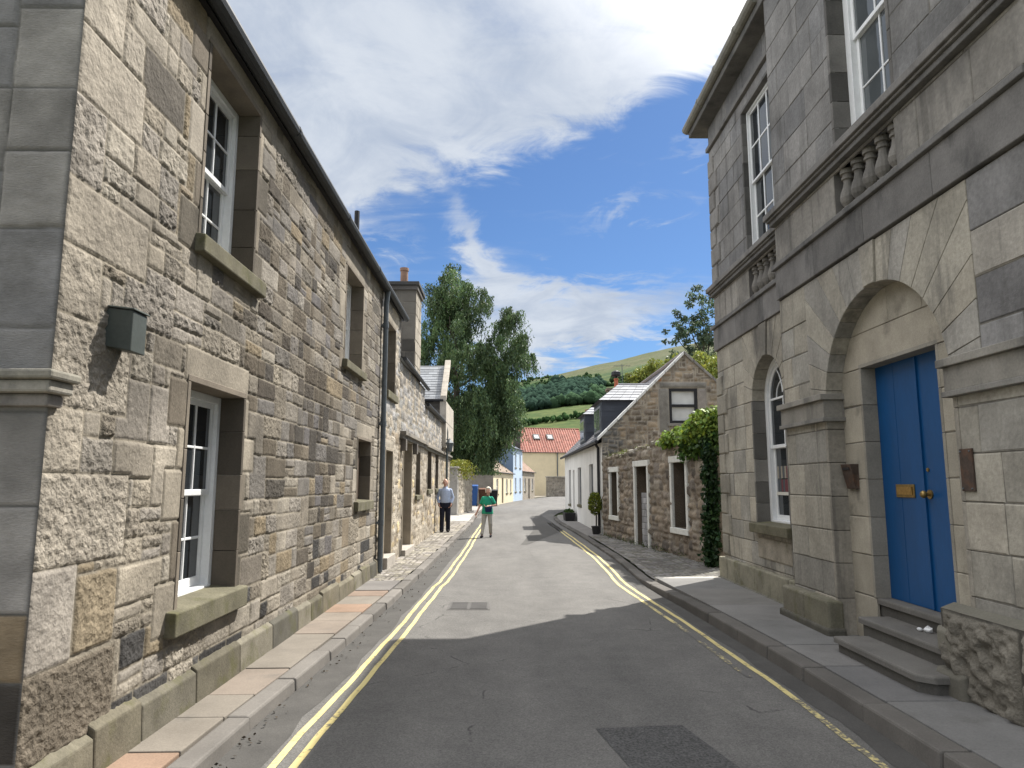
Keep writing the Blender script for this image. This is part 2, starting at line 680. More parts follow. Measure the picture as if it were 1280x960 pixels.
def voussoirs(mb, F, cu, cv, r0, half, top, n, h0, h1, rng, style, gap=.008, keystone=None, sub=4):
    """wedge stones round an arch, running out to a rectangular field of the given half width and top"""
    def outer(an):
        c, q = math.cos(an), math.sin(an)
        k = min(half / abs(c) if abs(c) > 1e-6 else 1e9, (top - cv) / q if q > 1e-6 else 1e9)
        return cu + k * c, cv + k * q
    corner = math.atan2(top - cv, half)
    for i in range(n):
        b0 = math.pi * i / n
        b1 = math.pi * (i + 1) / n
        g = gap / 2 / r0
        hh = h1 + (keystone if keystone is not None and i == n // 2 else 0)
        t = style(rng)
        inn = [b0 + g + (b1 - b0 - 2 * g) * k / sub for k in range(sub + 1)]
        out = [b0 + g * .6, b1 - g * .6]
        for cr in (corner, math.pi - corner):
            if out[0] < cr < out[-1]:
                out.insert(1, cr)
        pts = [(cu + r0 * math.cos(x), cv + r0 * math.sin(x)) for x in inn] + [outer(x) for x in reversed(out)]
        k = len(pts)
        n0 = len(mb.v)
        e = .005
        mu = sum(p[0] for p in pts) / k
        mv = sum(p[1] for p in pts) / k
        for z, sh in ((h0, 0), (hh - e, 0), (hh, e)):
            for u, v in pts:
                d = math.hypot(u - mu, v - mv)
                mb.v.append(tuple(map(float, F(u + (mu - u) / d * sh, v + (mv - v) / d * sh, z))))
        for r_ in (0, 1):
            for j in range(k):
                q = (j + 1) % k
                mb.f.append((n0 + r_ * k + j, n0 + r_ * k + q, n0 + (r_ + 1) * k + q, n0 + (r_ + 1) * k + j))
                mb.c.append(t)
        mb.f.append(tuple(n0 + 2 * k + j for j in range(k)))
        mb.c.append(t)


# ================================================================== materials
def material(name, col=(1, 1, 1), rough=.85, tint=True, var=.25, vscale=3.0, fine=.2, fscale=40.0, bump=.25, bscale=60.0, bdist=.004,
             spec=.35, metal=0.0, stain=None, coord='Object', stretch=(1, 1, 1), wave=None, trans=0.0, stain2=None):
    m = bpy.data.materials.new(name)
    m.use_nodes = True
    w = NT(m.node_tree)
    bs = w.n['Principled BSDF']
    tc = w.add('ShaderNodeTexCoord')
    mp = w.add('ShaderNodeMapping')
    w.link(tc.outputs[coord], mp.inputs[0])
    mp.inputs['Scale'].default_value = stretch
    P = mp.outputs[0]
    c = (*col, 1)
    if tint:
        at = w.add('ShaderNodeAttribute', attribute_name='tint')
        c = w.mix(1.0, at.outputs['Color'], col, 'MULTIPLY')
    if var:
        n = w.noise(P, vscale, 5, .6)
        k = w.ramp(n, .25, .75, 1 - var, 1 + var, False)
        c = w.mix(1.0, c, w.comb(k, k, k), 'MULTIPLY')
    if fine:
        n = w.noise(P, fscale, 4, .65)
        k = w.ramp(n, .25, .75, 1 - fine, 1 + fine, False)
        c = w.mix(1.0, c, w.comb(k, k, k), 'MULTIPLY')
    for stain in (stain, stain2):
        if not stain:
            continue
        scol, ssc, lo, hi, amt = stain[:5]
        mp2 = w.add('ShaderNodeMapping')
        w.link(tc.outputs[coord], mp2.inputs[0])
        mp2.inputs['Scale'].default_value = stain[5] if len(stain) > 5 else (1, 1, 1)
        n = w.noise(mp2.outputs[0], ssc, 6, .62)
        c = w.mix(w.ramp(n, lo, hi, 0, amt), c, scol)
    w.put(bs.inputs['Base Color'], c)
    bs.inputs['Roughness'].default_value = rough
    bs.inputs['Specular IOR Level'].default_value = spec
    bs.inputs['Metallic'].default_value = metal
    if bump:
        n = w.noise(P, bscale, 5, .62)
        if wave:
            wv = w.add('ShaderNodeTexWave', bands_direction=wave[1])
            w.link(P, wv.inputs['Vector'])
            wv.inputs['Scale'].default_value = wave[0]
            wv.inputs['Distortion'].default_value = wave[2]
            wv.inputs['Detail'].default_value = 3
            wv.inputs['Detail Scale'].default_value = 2.0
            n = w.m('ADD', w.m('MULTIPLY', n, 1 - wave[3]), w.m('MULTIPLY', wv.outputs['Fac'], wave[3]))
        b = w.add('ShaderNodeBump')
        b.inputs['Strength'].default_value = bump
        b.inputs['Distance'].default_value = bdist
        w.link(n, b.inputs['Height'])
        w.link(b.outputs[0], bs.inputs['Normal'])
    if trans:
        tr = w.add('ShaderNodeBsdfTranslucent')
        w.put(tr.inputs[0], c)
        mx = w.add('ShaderNodeMixShader')
        mx.inputs[0].default_value = trans
        w.link(bs.outputs[0], mx.inputs[1])
        w.link(tr.outputs[0], mx.inputs[2])
        w.link(mx.outputs[0], w.n['Material Output'].inputs[0])
    return m


M = {}
def rubble_mat():
    m = material('rubble sandstone', var=.18, vscale=2.2, fine=.24, fscale=60, bump=0, rough=.95, spec=.15, stain=((.055, .046, .038), 1.7, .54, .78, .55))
    w = NT(m.node_tree)
    bs = w.n['Principled BSDF']
    tc = w.add('ShaderNodeTexCoord')
    at = w.add('ShaderNodeAttribute', attribute_name='tint')
    P = tc.outputs['Object']
    warp = w.mix(.045, P, w.noise(P, 22, 2, .5, out=1))
    vo = w.add('ShaderNodeTexVoronoi', feature='SMOOTH_F1')
    w.link(warp, vo.inputs['Vector'])
    vo.inputs['Scale'].default_value = 38
    vo.inputs['Smoothness'].default_value = .35
    n1 = w.noise(P, 34, 5, .6)
    n2 = w.noise(P, 120, 3, .65)
    h = w.m('ADD', w.m('MULTIPLY', vo.outputs['Distance'], .55), w.m('ADD', w.m('MULTIPLY', n1, .8), w.m('MULTIPLY', n2, .25)))
    b = w.add('ShaderNodeBump')
    b.inputs['Distance'].default_value = .022
    w.link(w.ramp(at.outputs['Alpha'], 0, 1, .16, 1.0, False), b.inputs['Strength'])
    w.link(h, b.inputs['Height'])
    w.link(b.outputs[0], bs.inputs['Normal'])
    return m


M['rubble'] = rubble_mat()
M['dressed'] = material('dressed sandstone', var=.2, vscale=3.0, fine=.14, fscale=60, bump=.4, bscale=90, bdist=.006, rough=.92, spec=.2,
                        stain=((.07, .065, .055), 2.2, .54, .74, .55))
M['tooled'] = material('tooled sandstone', var=.14, vscale=1.7, fine=.14, fscale=50, bump=.6, bscale=40, bdist=.008, rough=.93, spec=.2,
                       stretch=(1, 1, 3.5), stain=((.09, .085, .075), 1.6, .56, .76, .5))
M['ashlar'] = material('weathered ashlar', var=.30, vscale=2.1, fine=.20, fscale=24, bump=.65, bscale=26, bdist=.010, rough=.92, spec=.2,
                       stain=((.085, .082, .078), 1.05, .50, .72, .72, (1, 1, .55)), stain2=((.075, .071, .065), 1.0, .53, .70, .5, (5, 5, .45)))
M['trim'] = material('sooty stone trim', var=.25, vscale=2.4, fine=.15, fscale=50, bump=.4, bscale=70, bdist=.006, rough=.92, spec=.2,
                     stain=((.05, .05, .05), 2.6, .48, .72, .65, (1, 1, .5)))
M['mossy'] = material('mossy stone', var=.3, vscale=4.0, fine=.2, fscale=45, bump=.5, bscale=60, bdist=.008, rough=.95, spec=.15,
                      stain=((.085, .085, .03), 3.5, .50, .70, .6))
M['white'] = material('white painted timber', col=(.74, .75, .75), var=.06, vscale=8, fine=.05, bump=.08, rough=.45, spec=.4)
M['offwhite'] = material('grimy white paint', col=(.62, .62, .58), var=.18, vscale=5, fine=.12, bump=.15, rough=.7,
                         stain=((.16, .15, .12), 5, .55, .75, .6))
M['blue'] = material('blue gloss paint', col=(.004, .062, .185), var=.16, vscale=2.0, fine=.08, bump=.14, bscale=14, bdist=.003, rough=.42, spec=.32, stretch=(1, 1, .25))
M['brass'] = material('dull brass', col=(.30, .21, .08), var=.25, vscale=30, fine=.2, bump=.1, rough=.4, metal=.9)
M['rust'] = material('rusted plate', col=(.060, .042, .032), var=.3, vscale=14, fine=.25, bump=.3, rough=.75, stain=((.11, .055, .03), 9, .5, .7, .7))
M['iron'] = material('grey painted iron', col=(.10, .115, .125), var=.15, vscale=6, fine=.15, bump=.15, rough=.55, spec=.4)
M['gutter'] = material('dark gutter', col=(.035, .038, .042), var=.2, vscale=3, fine=.15, bump=.15, rough=.6)
M['gutterstone'] = material('pale weathered gutter', col=(.20, .19, .16), var=.25, vscale=3, fine=.2, bump=.2, rough=.8)
M['black'] = material('black paint', col=(.014, .014, .016), var=.2, vscale=6, fine=.1, bump=.1, rough=.5)
M['darkwood'] = material('dark stained timber', col=(.060, .040, .026), var=.3, vscale=5, fine=.25, fscale=30, bump=.4, bscale=25, rough=.7, stretch=(6, 6, .6))
M['slate'] = material('slate', tint=True, var=.2, vscale=3, fine=.15, bump=.25, bscale=40, rough=.6, spec=.4)
M['pantile'] = material('clay pantile', tint=True, var=.2, vscale=1.5, fine=.2, fscale=12, bump=.2, rough=.85)
M['harl'] = material('white harled wall', col=(.66, .65, .62), var=.10, vscale=1.2, fine=.08, bump=.35, bscale=50, rough=.9,
                     stain=((.30, .29, .26), 1.1, .55, .8, .45, (1, 1, .4)))
M['cream'] = material('cream render', col=(.58, .52, .40), var=.10, vscale=1.0, fine=.06, bump=.25, bscale=50, rough=.9)
M['paleblue'] = material('pale blue render', col=(.37, .45, .55), var=.08, vscale=1.0, fine=.06, bump=.25, bscale=50, rough=.9)
M['plain'] = material('tinted paint', var=.12, vscale=5, fine=.1, bump=.1, rough=.6)
M['pot'] = material('terracotta', col=(.25, .155, .11), var=.25, vscale=7, fine=.2, bump=.25, rough=.9)
M['lead'] = material('grey lead', col=(.20, .21, .22), var=.2, vscale=4, fine=.15, bump=.2, rough=.6)
M['flag'] = material('paving flag', var=.2, vscale=2.0, fine=.16, fscale=70, bump=.35, bscale=90, bdist=.004, rough=.9, spec=.25,
                     stain=((.10, .095, .085), 2.5, .55, .75, .5))
M['bark'] = material('bark', col=(.085, .07, .055), var=.35, vscale=4, fine=.3, bump=.6, bscale=14, bdist=.03, rough=.95, stretch=(1, 1, .3))
M['leaf'] = material('leaf', var=.0, fine=.0, bump=0, rough=.55, spec=.3, trans=.28)
M['wood_far'] = material('far foliage', var=.25, vscale=.6, fine=.3, fscale=2.5, bump=.0, rough=1.0, spec=.0)
M['cloth'] = material('cloth', var=.10, vscale=9, fine=.08, bump=.2, bscale=40, rough=.9, spec=.15)
M['skin'] = material('skin', col=(.52, .30, .22), tint=False, var=.08, vscale=12, fine=.04, bump=.05, rough=.55, spec=.35)
M['hair'] = material('hair', var=.2, vscale=20, fine=.25, bump=.4, bscale=70, rough=.7)
M['plastic'] = material('blue plastic', col=(.012, .075, .26), var=.1, vscale=5, fine=.05, bump=.05, rough=.4, spec=.4)


def glass_mat(name, col=(.018, .022, .026), rough=.03, wob=.03):
    m = bpy.data.materials.new(name)
    m.use_nodes = True
    w = NT(m.node_tree)
    bs = w.n['Principled BSDF']
    tc = w.add('ShaderNodeTexCoord')
    n = w.noise(tc.outputs['Object'], 3.0, 2, .5)
    b = w.add('ShaderNodeBump')
    b.inputs['Strength'].default_value = wob
    b.inputs['Distance'].default_value = .08
    w.link(n, b.inputs['Height'])
    w.link(b.outputs[0], bs.inputs['Normal'])
    n2 = w.noise(tc.outputs['Object'], 1.6, 3, .5)
    w.put(bs.inputs['Base Color'], w.mix(n2, tuple(q * .5 for q in col), tuple(q * 1.5 for q in col)))
    bs.inputs['Roughness'].default_value = rough
    bs.inputs['Specular IOR Level'].default_value = .75
    return m


M['glass'] = glass_mat('window glass')
M['glasspale'] = glass_mat('window glass with pale blind and painted reflection', (.55, .56, .55))  # pale blind in the gable window, painted white reflection on the skylights
M['glassgrey'] = glass_mat('window glass with grey blind behind', (.075, .085, .09))


def asphalt_mat():
    m = bpy.data.materials.new('worn asphalt')
    m.use_nodes = True
    w = NT(m.node_tree)
    bs = w.n['Principled BSDF']
    tc = w.add('ShaderNodeTexCoord')
    P = tc.outputs['Object']
    mp = w.add('ShaderNodeMapping')
    w.link(P, mp.inputs[0])
    mp.inputs['Scale'].default_value = (1.0, .22, 1)
    big = w.noise(mp.outputs[0], 1.1, 5, .6)
    mid = w.noise(P, 2.6, 6, .65)
    fine = w.noise(P, 130, 3, .7)
    vor = w.add('ShaderNodeTexVoronoi')
    w.link(P, vor.inputs['Vector'])
    vor.inputs['Scale'].default_value = 95
    k = w.ramp(w.m('ADD', w.m('MULTIPLY', big, .6), w.m('MULTIPLY', mid, .4)), .32, .68, 0, 1, False)
    c = w.mix(k, (.088, .085, .080), (.152, .146, .136))
    sp = w.ramp(vor.outputs['Color'], .0, 1.0, .72, 1.28, False)
    c = w.mix(1.0, c, w.comb(sp, sp, sp), 'MULTIPLY')
    f = w.ramp(fine, .3, .7, .8, 1.2, False)
    c = w.mix(1.0, c, w.comb(f, f, f), 'MULTIPLY')
    # hairline cracks and small stains
    cr = w.add('ShaderNodeTexVoronoi', feature='DISTANCE_TO_EDGE')
    wp = w.mix(.22, P, w.noise(P, 1.3, 4, .6, out=1))
    w.link(wp, cr.inputs['Vector'])
    cr.inputs['Scale'].default_value = .55
    msk = w.m('MULTIPLY', w.ramp(cr.outputs[0], .0, .0065, 1, 0), w.ramp(mid, .5, .62))
    c = w.mix(w.m('MULTIPLY', msk, .75), c, (.025, .025, .024))
    st = w.noise(P, 4.5, 4, .6)
    c = w.mix(w.ramp(st, .66, .78, 0, .35), c, (.05, .049, .046))
    gum = w.add('ShaderNodeTexVoronoi')
    w.link(P, gum.inputs['Vector'])
    gum.inputs['Scale'].default_value = 2.4
    gs = w.add('ShaderNodeSeparateColor')
    w.link(gum.outputs['Color'], gs.inputs[0])
    rad = w.m('MULTIPLY', w.m('SUBTRACT', gs.outputs[0], .45), .055)
    dot = w.m('LESS_THAN', gum.outputs['Distance'], rad)
    c = w.mix(w.m('MULTIPLY', dot, .55), c, w.mix(w.m('GREATER_THAN', gs.outputs[1], .45), (.05, .049, .047), (.27, .26, .25)))
    w.put(bs.inputs['Base Color'], c)
    bs.inputs['Roughness'].default_value = .88
    bs.inputs['Specular IOR Level'].default_value = .3
    b = w.add('ShaderNodeBump')
    b.inputs['Strength'].default_value = .55
    b.inputs['Distance'].default_value = .004
    w.link(w.m('ADD', vor.outputs['Distance'], w.m('MULTIPLY', fine, .4)), b.inputs['Height'])
    w.link(b.outputs[0], bs.inputs['Normal'])
    return m


M['asphalt'] = asphalt_mat()
M['patch'] = material('coarse asphalt patch', col=(.070, .069, .067), tint=False, var=.2, vscale=5, fine=.9, fscale=60, bump=.9, bscale=80, bdist=.008, rough=.9)
M['lane'] = material('dark asphalt', col=(.066, .063, .058), tint=False, var=.25, vscale=3, fine=.25, fscale=90, bump=.4, bscale=90, rough=.9)  # darker asphalt for the gutter strips and one road patch


def paint_mat():
    m = bpy.data.materials.new('worn yellow road paint')
    m.use_nodes = True
    w = NT(m.node_tree)
    bs = w.n['Principled BSDF']
    tc = w.add('ShaderNodeTexCoord')
    at = w.add('ShaderNodeAttribute', attribute_name='tint')     # red = how much paint is left
    sep = w.add('ShaderNodeSeparateColor')
    w.link(at.outputs['Color'], sep.inputs[0])
    n = w.noise(tc.outputs['Object'], 26, 6, .7)
    n2 = w.noise(tc.outputs['Object'], 3, 4, .6)
    k = w.m('ADD', w.m('MULTIPLY', n, .75), w.m('MULTIPLY', n2, .5))
    k = w.m('ADD', k, w.m('SUBTRACT', sep.outputs[0], 1.0))
    f = w.ramp(k, .42, .56)
    yel = w.mix(n2, (.54, .44, .15), (.60, .52, .26))
    w.put(bs.inputs['Base Color'], w.mix(f, (.10, .096, .09), yel))
    bs.inputs['Roughness'].default_value = .8
    b = w.add('ShaderNodeBump')
    b.inputs['Strength'].default_value = .3
    b.inputs['Distance'].default_value = .003
    w.link(w.noise(tc.outputs['Object'], 110, 3, .6), b.inputs['Height'])
    w.link(b.outputs[0], bs.inputs['Normal'])
    return m


M['yellow'] = paint_mat()


def hill_mat():
    m = bpy.data.materials.new('grass hillside')
    m.use_nodes = True
    w = NT(m.node_tree)
    bs = w.n['Principled BSDF']
    tc = w.add('ShaderNodeTexCoord')
    P = tc.outputs['Object']
    sep = w.add('ShaderNodeSeparateXYZ')
    w.link(P, sep.inputs[0])
    n = w.noise(P, .009, 7, .62)
    n2 = w.noise(P, .05, 6, .65)
    n3 = w.noise(P, .35, 4, .6)
    hgt = w.m('ADD', sep.outputs[2], w.m('MULTIPLY', w.m('SUBTRACT', n, .5), 70))
    low = w.mix(w.ramp(n2, .35, .65), (.040, .066, .019), (.070, .088, .027))
    mid = w.mix(w.ramp(n2, .4, .6), (.030, .055, .020), (.062, .085, .028))
    top = w.mix(w.ramp(n2, .38, .62), (.060, .072, .032), (.086, .086, .045))
    c = w.mix(w.ramp(hgt, 42, 56), low, mid)
    c = w.mix(w.ramp(hgt, 118, 150), c, top)
    k = w.ramp(n3, .3, .7, .75, 1.25, False)
    c = w.mix(1.0, c, w.comb(k, k, k), 'MULTIPLY')
    w.put(bs.inputs['Base Color'], c)
    bs.inputs['Roughness'].default_value = .95
    bs.inputs['Specular IOR Level'].default_value = .1
    return m


M['hill'] = hill_mat()

# ================================================================== ground, road, pavements
LK = [(-1.80, -6), (-1.80, 0), (-1.78, 4.6), (-1.70, 6.8), (-1.62, 9.5), (-1.55, 13.2), (-1.45, 22), (-1.40, 30), (-1.45, 36), (-1.35, 44), (-1.0, 54),
      (.55, 66), (1.45, 71), (3.05, 80), (5.7, 90), (9.5, 98), (15, 106), (26, 116)]
RK = [(2.57, -6), (2.57, 0), (2.57, 4.6), (2.57, 6.4), (2.46, 9.5), (2.33, 12.0), (2.38, 14), (2.44, 17), (2.38, 24), (2.25, 32), (2.6, 38), (3.6, 44), (5.2, 52),
      (8.6, 66), (10.2, 72), (13, 80), (17, 88), (22, 95), (30, 102), (42, 108)]


def xat(line, y):
    for (x0, y0), (x1, y1) in zip(line[:-1], line[1:]):
        if y0 <= y <= y1:
            return x0 + (x1 - x0) * (y - y0) / (y1 - y0)
    return line[-1][0]


def smooth_line(line, n=6):
    """Catmull-Rom through the points"""
    P = [np.array(p, float) for p in line]
    P = [2 * P[0] - P[1]] + P + [2 * P[-1] - P[-2]]
    out = []
    for i in range(1, len(P) - 2):
        for k in range(n):
            t = k / n
            a, b, c, d = P[i - 1], P[i], P[i + 1], P[i + 2]
            out.append(tuple(.5 * (2 * b + (c - a) * t + (2 * a - 5 * b + 4 * c - d) * t * t + (3 * b - a - 3 * c + d) * t ** 3)))
    out.append(tuple(P[-2]))
    return out


LKs, RKs = smooth_line(LK), smooth_line(RK)


def strip(mb, A, B, za, zb, tint=(1, 1, 1)):
    for i in range(len(A) - 1):
        mb.poly([(*A[i], za), (*B[i], zb), (*B[i + 1], zb), (*A[i + 1], za)], tint)


def make_ground():
    # terrain: flat in the village, rising into the hill beyond
    ys = np.concatenate([np.linspace(-400, 100, 14), np.linspace(130, 700, 45), np.linspace(720, 1300, 40), np.linspace(1400, 3000, 10)])
    xs = np.concatenate([np.linspace(-1500, -260, 16), np.linspace(-230, 520, 80), np.linspace(560, 2000, 20)])
    X, Y = np.meshgrid(xs, ys)
    pts_y = [0, 130, 350, 500, 900, 1220, 1400, 3000]
    pts_z = [0, 0, 25, 53, 128, 176, 182, 120]
    Z = np.interp(Y, pts_y, pts_z)
    k = 1 + 1.55 * np.clip(X / np.maximum(Y, 300) - .02, -.5, .35)
    Z = Z * np.clip(k, .3, 1.6)
    Z = Z + (fbm(X + 3000, Y + 3000, .006, 4, 3) - .5) * 22 * sstep(150, 500, Y)
    Z = Z - .06 + .0 * X
    nu = len(xs)
    j, i = np.meshgrid(np.arange(len(ys) - 1), np.arange(nu - 1), indexing='ij')
    a = (j * nu + i).ravel()
    F_ = np.stack([a, a + 1, a + 1 + nu, a + nu], 1)
    P = np.stack([X.ravel(), Y.ravel(), Z.ravel()], 1)
    o = mesh_np('hills', P, F_, np.ones((len(P), 3)), M['hill'])
    tag(o, kind='structure')
    return xs, ys, Z


HX, HY, HZ = make_ground()


def hill_z(x, y):
    i = np.clip(np.searchsorted(HX, x) - 1, 0, len(HX) - 2)
    j = np.clip(np.searchsorted(HY, y) - 1, 0, len(HY) - 2)
    fx = (x - HX[i]) / (HX[i + 1] - HX[i])
    fy = (y - HY[j]) / (HY[j + 1] - HY[j])
    return (HZ[j, i] * (1 - fx) + HZ[j, i + 1] * fx) * (1 - fy) + (HZ[j + 1, i] * (1 - fx) + HZ[j + 1, i + 1] * fx) * fy


def offset(line, d):
    out = []
    for i, p in enumerate(line):
        a = np.array(line[max(0, i - 1)])
        b = np.array(line[min(len(line) - 1, i + 1)])
        t = (b - a) / np.linalg.norm(b - a)
        out.append((p[0] + t[1] * d, p[1] - t[0] * d))      # to the right of travel
    return out


mb = MB()
strip(mb, LKs, RKs, 0, 0)
road = mb.build('road', M['asphalt'])
tag(road, kind='structure')

# verges and yards outside the pavements
mb = MB()
strip(mb, offset(LKs, -.6), offset(LKs, -30), .012, .012, (.20, .18, .14))
strip(mb, offset(RKs, .6), offset(RKs, 25), .012, .012, (.20, .18, .14))
tag(mb.build('yard_ground', M['flag']), kind='structure')


# kerbs: one long row of worn stones per side
def kerb(name, line, side, ya, yb, w, z, seed, kt=1.0):
    rng = random.Random(seed)
    mb = MB()
    y = ya
    while y < yb:
        L = rng.uniform(.55, 1.05)
        e = min(y + L, yb)
        x0, x1 = xat(line, y), xat(line, e)
        dz = rng.uniform(-.008, .008)
        dx = rng.uniform(-.012, .012)
        g = .006
        t = rng.uniform(.75, 1.2)
        t *= kt
        c = (.20 * t, .186 * t, .168 * t)
        a0, b0, a1, b1 = x0 + dx, x0 + side * w + dx, x1 + dx, x1 + side * w + dx
        zz = z(y) if callable(z) else z
        z2 = z(e) if callable(z) else z
        q = [(a0, y + g, -.05), (b0, y + g, -.05), (b1, e - g, -.05), (a1, e - g, -.05), (a0 + side * .012, y + g, zz + dz), (b0, y + g, zz + dz), (b1, e - g, z2 + dz), (a1 + side * .012, e - g, z2 + dz)]
        mb.hexa(q, c)
        y = e
    o = mb.build(name, M['flag'], None, bevel=.018)
    tag(o, kind='structure')


kerb('kerb', smooth_line(LK), -1, -4, 50, .17, .092, 1, .78)
kerb('kerb', smooth_line(RK), 1, -4, 36, .20, lambda y: .122 if y < 9.5 else max(.055, .122 - (y - 9.5) * .02), 2, .52)


def flags(name, xa, xb, ya, yb, z, seed, cols, lw, parent=None):
    rng = random.Random(seed)
    mb = MB()
    y = ya
    k = 0
    while y < yb - .05:
        L = rng.uniform(*lw)
        e = min(y + L, yb)
        c = cols(y, rng)
        g = .006
        dz = rng.uniform(-.006, .006)
        za = z(y) if callable(z) else z
        q = [(xa(y) + g, y + g, -.05), (xb(y) - g, y + g, -.05), (xb(e) - g, e - g, -.05), (xa(e) + g, e - g, -.05),
             (xa(y) + g, y + g, za + dz), (xb(y) - g, y + g, za + dz + .004), (xb(e) - g, e - g, za + dz + .004), (xa(e) + g, e - g, za + dz)]
        mb.hexa(q, c)
        y = e
        k += 1
    o = mb.build(name, M['flag'], parent, bevel=.008)
    tag(o, kind='structure')


def lf(y, rng):
    if y > 11.0:
        return (.16, .15, .14)
    pal = [(.20, .168, .138), (.215, .162, .125), (.185, .165, .138), (.205, .175, .143), (.23, .16, .115)]
    c = rng.choice(pal)
    return c


XW = -2.35            # the left street wall
XB = 3.5              # front of the projecting bay on the right
XR = 3.74             # front of the recessed wing
flags('pavement', lambda y: XW - .05, lambda y: xat(LKs, y) - .18, -4, 11.05, .090, 4, lf, (.48, .85))
flags('pavement', lambda y: XW - .05, lambda y: xat(LKs, y) - .18, 11.05, 12.1, .088, 5, lf, (1.05, 1.06))
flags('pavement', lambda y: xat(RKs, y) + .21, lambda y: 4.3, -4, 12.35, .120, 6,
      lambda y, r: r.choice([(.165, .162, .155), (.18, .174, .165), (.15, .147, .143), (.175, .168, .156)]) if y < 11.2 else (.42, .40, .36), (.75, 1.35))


def setts(name, xa, xb, ya, yb, z, seed, step=.02, col=(.26, .24, .21), unit=(.11)):
    F = Frame((0, 0, 0), (1, 0, 0), (0, 0, 1))
    # the sheet lies flat: u = x, v = y
    F.z = np.array((0, 1.0, 0))
    us = breaks(min(xa(ya), xa(yb)) - .02, max(xb(ya), xb(yb)) + .02, step)
    vs = breaks(ya, yb, step)
    F.o = np.array((0, 0, z))
    def st(u, v, rng):
        k = rng.uniform(.65, 1.3)
        return (col[0] * k, col[1] * k, col[2] * k * rng.uniform(.9, 1.08)), rng.uniform(.3, 1)
    def keep(U, V):
        m = np.ones(U.shape, bool)
        fa = np.vectorize(xa)
        fb = np.vectorize(xb)
        vv = V[:, 0]
        A = np.array([xa(q) for q in vv])[:, None]
        B = np.array([xb(q) for q in vv])[:, None]
        return (U > A) & (U < B)
    o = rubble(name, F, us, vs, unit, (1, 2), (1, 1), seed, st, M['rubble'], None, depth=.014, rough=.006, mortar=(.11, .10, .085), joint=.022, bev=.03, warp=.012, peck=18, keep=keep, jit=.18)
    tag(o, kind='structure')


setts('cobbles', lambda y: XW - .03, lambda y: xat(LKs, y) - .175, 12.1, 17.5, .080, 11, .02)
setts('cobbles', lambda y: XW - .30, lambda y: xat(LKs, y) - .175, 17.5, 31, .080, 12, .045)
flags('pavement', lambda y: -3.4, lambda y: xat(LKs, y) - .18, 31, 50, .082, 7, lambda y, r: r.choice([(.33, .31, .28), (.30, .28, .26)]), (.8, 1.3))


def yard_x(y):
    return 3.11 + (4.13 - 3.11) * (22.64 - y) / (22.64 - 14.41)


setts('cobbles', lambda y: xat(RKs, y) + (.20 if y < 16 else .20), lambda y: yard_x(y) + .05, 12.35, 22.6, .075, 13, .03, (.17, .165, .155))
flags('pavement', lambda y: xat(RKs, y) + .18, lambda y: 3.2, 22.6, 37.5, .06, 8, lambda y, r: (.20, .19, .18), (1.2, 2.0))


# painted double yellow lines
def lines(name, line, offs, ya, yb, wear, seed, width=.052, dx=None):
    rng = random.Random(seed)
    mb = MB()
    for k, off in enumerate(offs):
        y = ya
        n = 0
        while y < yb:
            e = y + .30
            ja = .006 * math.sin(y * 2.3 + k) + .004 * math.sin(y * 7.1)
            jb = .006 * math.sin(e * 2.3 + k) + .004 * math.sin(e * 7.1)
            d0 = dx(y) if dx else 0
            d1 = dx(e) if dx else 0
            xa, xb = xat(line, y) + off + ja + d0, xat(line, e) + off + jb + d1
            wv = wear(k, y)
            if wv > .05:
                mb.poly([(xa - width / 2, y, .004), (xa + width / 2, y, .004), (xb + width / 2, e, .004), (xb - width / 2, e, .004)], (wv, wv, wv))
            y = e
    tag(mb.build(name, M['yellow']), kind='structure')


lines('road_markings', LKs, (.375, .505), -3, 33, lambda k, y: .96, 1, width=.050, dx=lambda y: .05 * float(sstep(11.9, 12.6, np.array(y))) * (1 - float(sstep(18, 24, np.array(y)))))
lines('road_markings', RKs, (-.275, -.41), -1, 31, lambda k, y: (.96 if y > 5.6 else .86) if k == 0 else (.97 if y > 11 else (.88 if y > 8.6 else (.80 if y > 6.2 else 0))), 2)

mb = MB()
mb.poly([(.63, 5.20, .004), (1.25, 5.27, .004), (1.40, 4.56, .004), (1.50, 4.1, .004), (.84, 4.1, .004), (.75, 4.52, .004)])
tag(mb.build('road_patch', M['patch']), kind='structure')
mb = MB()
strip(mb, [(.42, 20), (1.0, 26), (1.25, 33.5), (1.6, 38)], [(.60, 20), (2.1, 26), (2.0, 33.5), (1.9, 38)], .004, .004)
tag(mb.build('road_patch', M['lane']), kind='structure')
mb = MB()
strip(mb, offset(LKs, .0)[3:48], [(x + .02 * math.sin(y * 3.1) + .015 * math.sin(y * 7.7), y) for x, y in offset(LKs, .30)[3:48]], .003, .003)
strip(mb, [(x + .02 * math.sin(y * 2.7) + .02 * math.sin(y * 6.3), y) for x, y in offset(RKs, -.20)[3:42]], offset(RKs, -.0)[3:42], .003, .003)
tag(mb.build('gutter_strip', M['lane']), kind='structure')  # strips of darker asphalt along both kerbs

t = thing('utility_cover', 'pair of iron utility cover plates set in the sunlit asphalt', 'utility cover', (-.5, 10.2, 0))
mb = MB()
mb.box(-.80, -.21, 9.86, 10.50, -.02, .0055, (.115, .11, .105))
mb.build('frame', M['flag'], t, bevel=.003)
for x in (-.77, -.50):
    mb = MB()
    mb.box(x, x + .26, 9.90, 10.46, -.01, .010, (.095, .092, .088))
    for i in range(6):
        mb.box(x + .02, x + .24, 9.93 + i * .088, 9.97 + i * .088, .010, .0135, (.085, .082, .08))
    mb.build('cover_plate', M['flag'], t)

# ================================================================== left side: the long rubble house
FL = Frame((XW, 0, 0), (0, 1, 0), (1, 0, 0))


